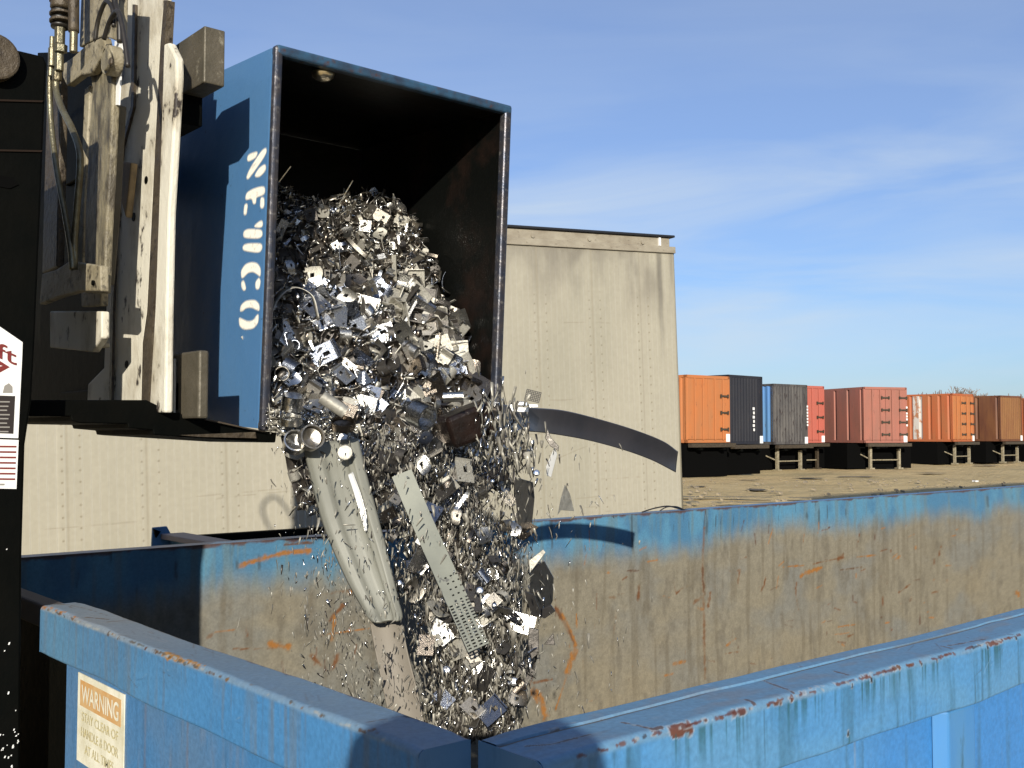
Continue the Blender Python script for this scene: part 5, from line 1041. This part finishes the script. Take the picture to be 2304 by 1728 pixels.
# dark rusty box section, shiny sleeves and cups at the lip
mrb = mat('brown_rusty_tube', (.007, .0045, .0035), .36, .2, var=(.022, .010, .007), scale=14, bump=.3, bscale=40, var2=(.3, .25, .2), scale2=55, lo2=.68, hi2=.72)
a = atd(1000, 975, 3.02); b_ = atd(1100, 935, 3.08); o = MB().tube([a, a.lerp(b_, .08), a.lerp(b_, .5), a.lerp(b_, .92), b_], [.058, .066, .068, .067, .06], 4).build('rusty_drum', mrb, bevel=.018, seg=4); tag(o, 'dark brown rusty drum section tumbling over the right side of the bin lip', 'drum')
def open_tube(px, py, d, axis, r, l, m, name, label, cat, wall=.004):
    c = atd(px, py, d); ax = Vector(axis).normalized(); u = ax.orthogonal().normalized(); v = ax.cross(u); n = 28; V_ = []; F_ = []
    for s, rr_ in ((-1, r), (1, r), (1, r-wall), (-1, r-wall)):
        for i in range(n): q = 2*PI*i/n; V_.append(c+ax*l*s/2+u*rr_*math.cos(q)+v*rr_*math.sin(q))
    for a_, b2 in ((0, 1), (1, 2), (2, 3), (3, 0)):
        for i in range(n): F_.append((a_*n+i, a_*n+(i+1) % n, b2*n+(i+1) % n, b2*n+i))
    if 'cup' in name:
        for q_, sc_ in ((0, .92), (0, .5), (0, .08)):
            for i in range(n): q = 2*PI*i/n; V_.append(c+ax*l*(-.3+.35*sc_*sc_+(.04*math.sin(3*q)))+u*(r-wall)*sc_*math.cos(q)+v*(r-wall)*sc_*math.sin(q))
        for a_, b2 in ((3, 4), (4, 5), (5, 6)):
            for i in range(n): F_.append((a_*n+i, a_*n+(i+1) % n, b2*n+(i+1) % n, b2*n+i))
        F_.append(tuple(6*n+i for i in range(n)))
    me = bpy.data.meshes.new(name); me.from_pydata(V_, [], F_); o = link(name, me, m); me.shade_smooth(); e_ = o.modifiers.new('es', 'EDGE_SPLIT'); e_.split_angle = R(40); return tag(o, label, cat)
open_tube(948, 935, 2.86, RT*.75-UPV*.35-FW*.6, .036, .05, SM[0], 'steel_ring', 'shiny open steel ring left of the rusty drum section', 'ring')
open_tube(1020, 893, 2.90, RT+UPV*.03, .014, .055, SM[1], 'steel_sleeve', 'small bright horizontal sleeve above the rusty drum section', 'sleeve')
open_tube(750, 910, 2.86, RT*.8-UPV*.55+FW*.2, .018, .075, SM[4], 'steel_sleeve', 'pale grey sleeve pointing down right, left half of the bin lip', 'sleeve')
open_tube(700, 1010-25, 2.86, RT*.5+UPV*.25-FW*.8, .034, .03, SM[2], 'steel_cup', 'shiny round cup, lowest of those hanging off the left of the lip', 'cup')
open_tube(664, 995, 2.88, RT*.3+UPV*.4-FW*.8, .032, .03, SM[1], 'steel_cup', 'shiny round cup partly behind the lowest one left of the lip', 'cup')
open_tube(772, 955, 2.88, RT*.1+UPV*.9-FW*.4, .034, .02, SM[3], 'steel_cup', 'dark upright cup below the pale sleeve at the lip', 'cup')
open_tube(658, 905, 2.90, RT*.2+UPV*.95-FW*.3, .030, .04, SM[0], 'steel_cup', 'bright cup inside the left end of the bin lip', 'cup')
open_tube(655, 945, 2.88, RT*.1+UPV*.95-FW*.3, .030, .02, SM[1], 'steel_cup', 'bluish cup under the bright one at the left end of the lip', 'cup')
# single shapes that can be told apart in the air
def off_(pl, d, t, m, label, nm='metal_offcut', cat='offcut', slope=0): return pxbox(pl, d, t, nm, m, label, cat, .0015, slope)
off_([(1247, 1007), (1254, 1022), (1240, 1074), (1230, 1070), (1229, 1050)], 3.1, .004, mwh, 'white pointed sliver falling alone right of the stream', 'metal_sliver', 'sliver', .1)
off_([(1271, 1090), (1282, 1110), (1292, 1150), (1262, 1148), (1254, 1160), (1262, 1120)], 3.1, .003, SM[4], 'grey three-cornered sliver just above the far rim', 'metal_sliver', 'sliver', .2)
off_([(1155, 1072), (1200, 1085), (1203, 1120), (1196, 1190), (1166, 1188)], 3.02, .003, SM[2], 'tall dull grey plate at the right edge of the stream', 'steel_plate', 'plate', .1)
off_([(1190, 1262), (1222, 1236), (1228, 1243), (1192, 1290)], 2.95, .005, SM[4], 'short pale bar slanting at the right of the stream', 'steel_bar', 'bar')
off_([(1196, 1275), (1225, 1262), (1246, 1300), (1244, 1352), (1228, 1385), (1206, 1376), (1190, 1340)], 2.98, .02, SM[2], 'chunky grey bracket low on the right of the stream', 'steel_plate', 'plate', .15)
off_([(1180, 1330), (1200, 1338), (1215, 1372), (1240, 1362), (1250, 1375), (1226, 1392), (1196, 1385)], 2.93, .02, SMd, 'dark hooked offcut under the chunky grey bracket', 'metal_offcut', 'offcut', .1)
off_([(1190, 1412), (1212, 1418), (1213, 1470), (1196, 1484), (1188, 1450)], 2.85, .012, SMd, 'dark upright offcut low in the stream, above the near corner', 'metal_offcut', 'offcut')
off_([(1245, 1424), (1249, 1452), (1224, 1450)], 3.0, .004, SMd, 'small dark triangle in front of the rust scar', 'metal_sliver', 'sliver')
off_([(1226, 985), (1232, 965), (1240, 985), (1258, 1004), (1256, 1014), (1238, 1004)], 3.08, .004, SMd, 'dark leaf-shaped offcut under the curved steel band', 'metal_sliver', 'sliver')
o = MB().prism([atd(a, b_, 2.88) for a, b_ in [(982, 1391), (1022, 1411), (1002, 1452), (965, 1428)]], FW*.004).build('bracket_plate', mwh, bevel=.001); tag(o, 'pale square plate with slots low in the stream', 'bracket')
for pl in ([(985, 1404), (991, 1405), (990, 1411), (984, 1409)], [(980, 1432), (998, 1439), (996, 1444), (978, 1436)]): MB().prism([atd(a, b_, 2.8785) for a, b_ in pl], FW*.001).build('slot', SMd, o)
V = [(935, 1240), (962, 1190), (975, 1200), (990, 1230), (968, 1275), (930, 1290), (912, 1285)]
off_(V, 2.86, .03, SM[0], 'crumpled bright piece beside the perforated strip', 'metal_offcut', 'offcut', .25)
off_([(933, 1220), (950, 1192), (962, 1198), (945, 1228)], 2.83, .008, mwh, 'bright white flake on top of the crumpled piece', 'metal_flake', 'flake')
for (x, y, r, lb) in [(1079, 1329, .011, 'bright white glinting disc right of the perforated strip'), (1004, 1508, .0125, 'bright white glinting disc, left one low in the stream'), (1156, 1534, .012, 'bright white glinting disc, lowest and rightmost in the stream'), (898, 1312, .009, 'glinting disc beside the lower end of the folded channel'), (776, 1018, .022, 'pale round disc in front of the top of the folded channel'), (1108, 1083, .006, 'small glinting disc high in the stream'), (1112, 1362, .007, 'small glinting disc just left of the chunky bracket'), (1207, 1064, .009, 'small round disc at the top right of the stream')]:
    c = atd(x, y, 2.84 if r != .022 else 2.88); hv = (-(SUN)-(c-CAM).normalized()).normalized(); u = hv.orthogonal().normalized(); v = hv.cross(u)
    b = MB(); b.tube([c-hv*.002, c-hv*.0005, c+hv*.0005, c+hv*.001], [r*.9, r, r*.85, r*.1], 16); o = b.build('metal_disc', SM[0] if r < .02 else SM[4], smooth=True); tag(o, lb, 'disc')
# bands and rods standing out of the heap
b = catmull([bw(.03, .06, .22), bw(.10, .14, .36), bw(.17, .16, .42), bw(.22, .13, .40), bw(.23, .10, .33)], 8)
P = np.array([[tuple(q+Vector((0, 0, 0))), tuple(q+Vector((.0, .018, .006)))] for q in b]); o = grid_obj('steel_band', P, None, SM[4]); s = o.modifiers.new('solidify', 'SOLIDIFY'); s.thickness = .002; tag(o, 'thin pale band arching over the left of the heap inside the bin', 'band')
tag(MB().tube([bw(.66, .56, .50), bw(.70, .55, .62)], .007, 6).build('steel_rod', mat('rusty_rod', (.25, .13, .06), .6, .4)), 'rusty rod standing out of the top right of the heap', 'rod')
for k, (u, y, L1) in enumerate([(.30, .55, .09), (.52, .5, .10), (.12, .3, .12)]):
    a = bw(u, y, pz(u, y)+.02); dv = Vector((rp.uniform(-1, 1), rp.uniform(-.4, .2), rp.uniform(0, .8))).normalized(); tag(MB().tube([a, a+dv*L1], .003, 6).build('steel_rod', SM[0]), ['thin bright rod lying on the top left of the heap', 'thin bright rod lying on the middle of the heap', 'thin bright rod at the dark left side of the heap'][k], 'rod')

# ---------------------------------------------------------------- the photographer (behind the lens, only the shadow shows)
ph = thing('person', 'person taking the photograph, only a shadow on the near rims shows', 'person', tuple(-FW*.25-RT*.045), math.atan2(FW.y, FW.x))
def skin(name, V_, E_, Rr, m, parent, sub=2, root=0):
    me = bpy.data.meshes.new(name); me.from_pydata(V_, E_, []); o = link(name, me, m, parent); s = o.modifiers.new('skin', 'SKIN'); s.use_smooth_shade = True
    for i, r in enumerate(Rr): me.skin_vertices[0].data[i].radius = (r, r) if not isinstance(r, tuple) else r
    me.skin_vertices[0].data[root].use_root = True
    u = o.modifiers.new('sub', 'SUBSURF'); u.levels = sub; u.render_levels = sub; return o
V_ = [(0, 0, .95), (0, 0, 1.15), (-.01, 0, 1.38), (.0, 0, 1.50), (.02, 0, 1.58), (.03, 0, 1.66), (.025, 0, 1.73)]; E_ = [(0, 1), (1, 2), (2, 3), (3, 4), (4, 5), (5, 6)]; Rr = [(.17, .11), (.15, .10), (.19, .11), .065, (.075, .095), (.088, .11), (.075, .09)]
for s in (1, -1):
    k = len(V_); V_ += [(0, s*.20, 1.42), (.04, s*.27, 1.18), (.17, s*.10, 1.47), (.185, s*.085, 1.54)]; E_ += [(2, k), (k, k+1), (k+1, k+2), (k+2, k+3)]; Rr += [.06, .048, .032, (.035, .018)]
    for f in range(4): j = len(V_); V_ += [(.20, s*(.085-.0), 1.575+.012*f-.02), (.215, s*.06, 1.578+.012*f-.02)]; E_ += [(k+3, j), (j, j+1)]; Rr += [.009, .007]
    j = len(V_); V_ += [(.20, s*.06, 1.535), (.21, s*.045, 1.55)]; E_ += [(k+3, j), (j, j+1)]; Rr += [.011, .009]
    k = len(V_); V_ += [(0, s*.10, .90), (.02, s*.11, .50), (0, s*.12, .09), (.12, s*.13, .04)]; E_ += [(0, k), (k, k+1), (k+1, k+2), (k+2, k+3)]; Rr += [.09, .062, .045, .04]
mjk = mat('dark_work_jacket', (.03, .035, .06), .8)
skin('body', V_, E_, Rr, mjk, ph)
hr_ = MB(); hr_.tube([(-.02, 0, 1.56), (-.01, 0, 1.62), (.005, 0, 1.70), (.008, 0, 1.765), (.01, 0, 1.805), (.01, 0, 1.82)], [.15, .178, .186, .168, .10, .01], 24); hr_.build('hood', mat('dark_hood', (.05, .05, .06), .8), ph, smooth=True)
o = MB().box((.205, -.05, 1.61), (.228, .05, 1.672)).build('compact_camera', mat('silver_camera_shell', (.5, .5, .5), .4, .5), bevel=.006); o.matrix_basis = ph.matrix_basis.copy(); tag(o, 'small silver camera held up in front of the photographer', 'camera')

# ---------------------------------------------------------------- unseen buildings added behind the camera to cut sky fill
msh = mat('dark_blocker_cladding', (.05, .055, .05), .7, 0, var=(.07, .07, .06), scale=2, stretch=(1, 1, .3))
def blocker_shed(name, label, x0, y0, x1, y1, h, face):
    t = thing(name, label, 'building', ((x0+x1)/2, (y0+y1)/2, 0)); inv = Matrix.Translation(t.location).inverted()
    def a(o): o.parent = t; o.matrix_parent_inverse = inv
    a(MB().box((x0, y0, 0), (x1, y1, h)).build('wall', msh)); a(MB().box((x0-.2, y0-.2, h+.002), (x1+.2, y1+.2, h+.3)).build('roof', M['black']))
    n = 30; b = MB()
    for k in range(n):
        if face == 'X': y = y0+(y1-y0)*(k+.5)/n; b.box((x1, y-.05, 0), (x1+.05, y+.05, h-.01))
        else: x = x0+(x1-x0)*(k+.5)/n; b.box((x-.05, y1, 0), (x+.05, y1+.05, h-.01))
    a(b.build('blocker_rib', msh))
    for k in range(3):
        if face == 'X': y = y0+(y1-y0)*(.2+.3*k); o = MB().box((x1+.052, y-1.6, .01), (x1+.12, y+1.6, 3.6)).build('blocker_door', mat('grey_blocker_door', (.16, .16, .15), .6))
        else: x = x0+(x1-x0)*(.2+.3*k); o = MB().box((x-1.6, y1+.052, .01), (x+1.6, y1+.12, 3.6)).build('blocker_door', mat('grey_blocker_door', (.16, .16, .15), .6))
        a(o)
blocker_shed('sky_blocker', 'unseen dark building added behind the forklift to block sky light', -24, 1.0, -7.5, 16, 9, 'X')
blocker_shed('sky_blocker', 'unseen dark building added right of and behind the photographer to block sky light', 3.0, -24, 40, -9, 10, 'Y')

# ---------------------------------------------------------------- yard details
mtrk = mat('pressed_tyre_track', (.30, .25, .15), .95, 0, var=(.22, .18, .11), scale=2, bump=.6, bscale=9)
rr = random.Random(31)
for k, (d0, l0, l1, sl, off) in enumerate([(17, -1.5, 14, .10, 0), (18.9, -1.5, 14, .10, .3), (25, 0, 22, -.06, 0), (27.2, 0, 22, -.06, .2)]):
    V_ = []; F_ = []; n = 60
    for i in range(n+1):
        l = l0+(l1-l0)*i/n; d = d0+sl*l+.5*math.sin(l*.35+off); w_ = .16+.05*math.sin(i*1.7)+rr.uniform(-.03, .03)
        for q in (-w_, w_): p = FW*(d+q)+RT*l; V_.append((p.x, p.y, .054+.0015*k))
    for i in range(n): 
        if rr.random() > .12: F_.append((2*i, 2*i+1, 2*i+3, 2*i+2))
    me = bpy.data.meshes.new('tyre_track'); me.from_pydata(V_, [], F_); tag(link('tyre_track', me, mtrk), kind='structure')
b = MB()
for k in range(420):
    d = rr.uniform(13, 38); l = rr.uniform(.1, .46)*d; p = FW*d+RT*l; r = rr.choice([.012, .02, .03, .05]); b.obox(Vector((p.x, p.y, .055+r*.3)), (r*rr.uniform(.6, 1.6), r*.3, 0), (-r*.2, r*rr.uniform(.5, 1), r*.2), (0, r*.1, r*.5))
tag(b.build('gravel', mat('pale_yard_gravel', (.42, .34, .22), .9, 0, var=(.2, .17, .13), scale=1.1)), 'scattered gravel and clods on the tan lot', 'gravel', kind='stuff')
for k, (x, y, m_, lb) in enumerate([(2195, 1088, 'white', 'white scrap of litter lying on the tan lot at the right'), (1996, 1050, 'white', 'small pale stone on the tan lot below the pink container')]):
    d = 1.65*2400/(y-977); p = atd(x, y, d); v = []
    for i in range(9): a = 2*PI*i/9; v.append(Vector((p.x, p.y, .06))+RT*math.cos(a)*(.11-.03*(i % 2))+FW*math.sin(a)*(.16-.06*(i % 3)))
    o = MB().prism(v, (0, 0, .05+.03*k)).build('litter' if k == 0 else 'stone', M[m_], bevel=.012); tag(o, lb, 'litter' if k == 0 else 'stone')
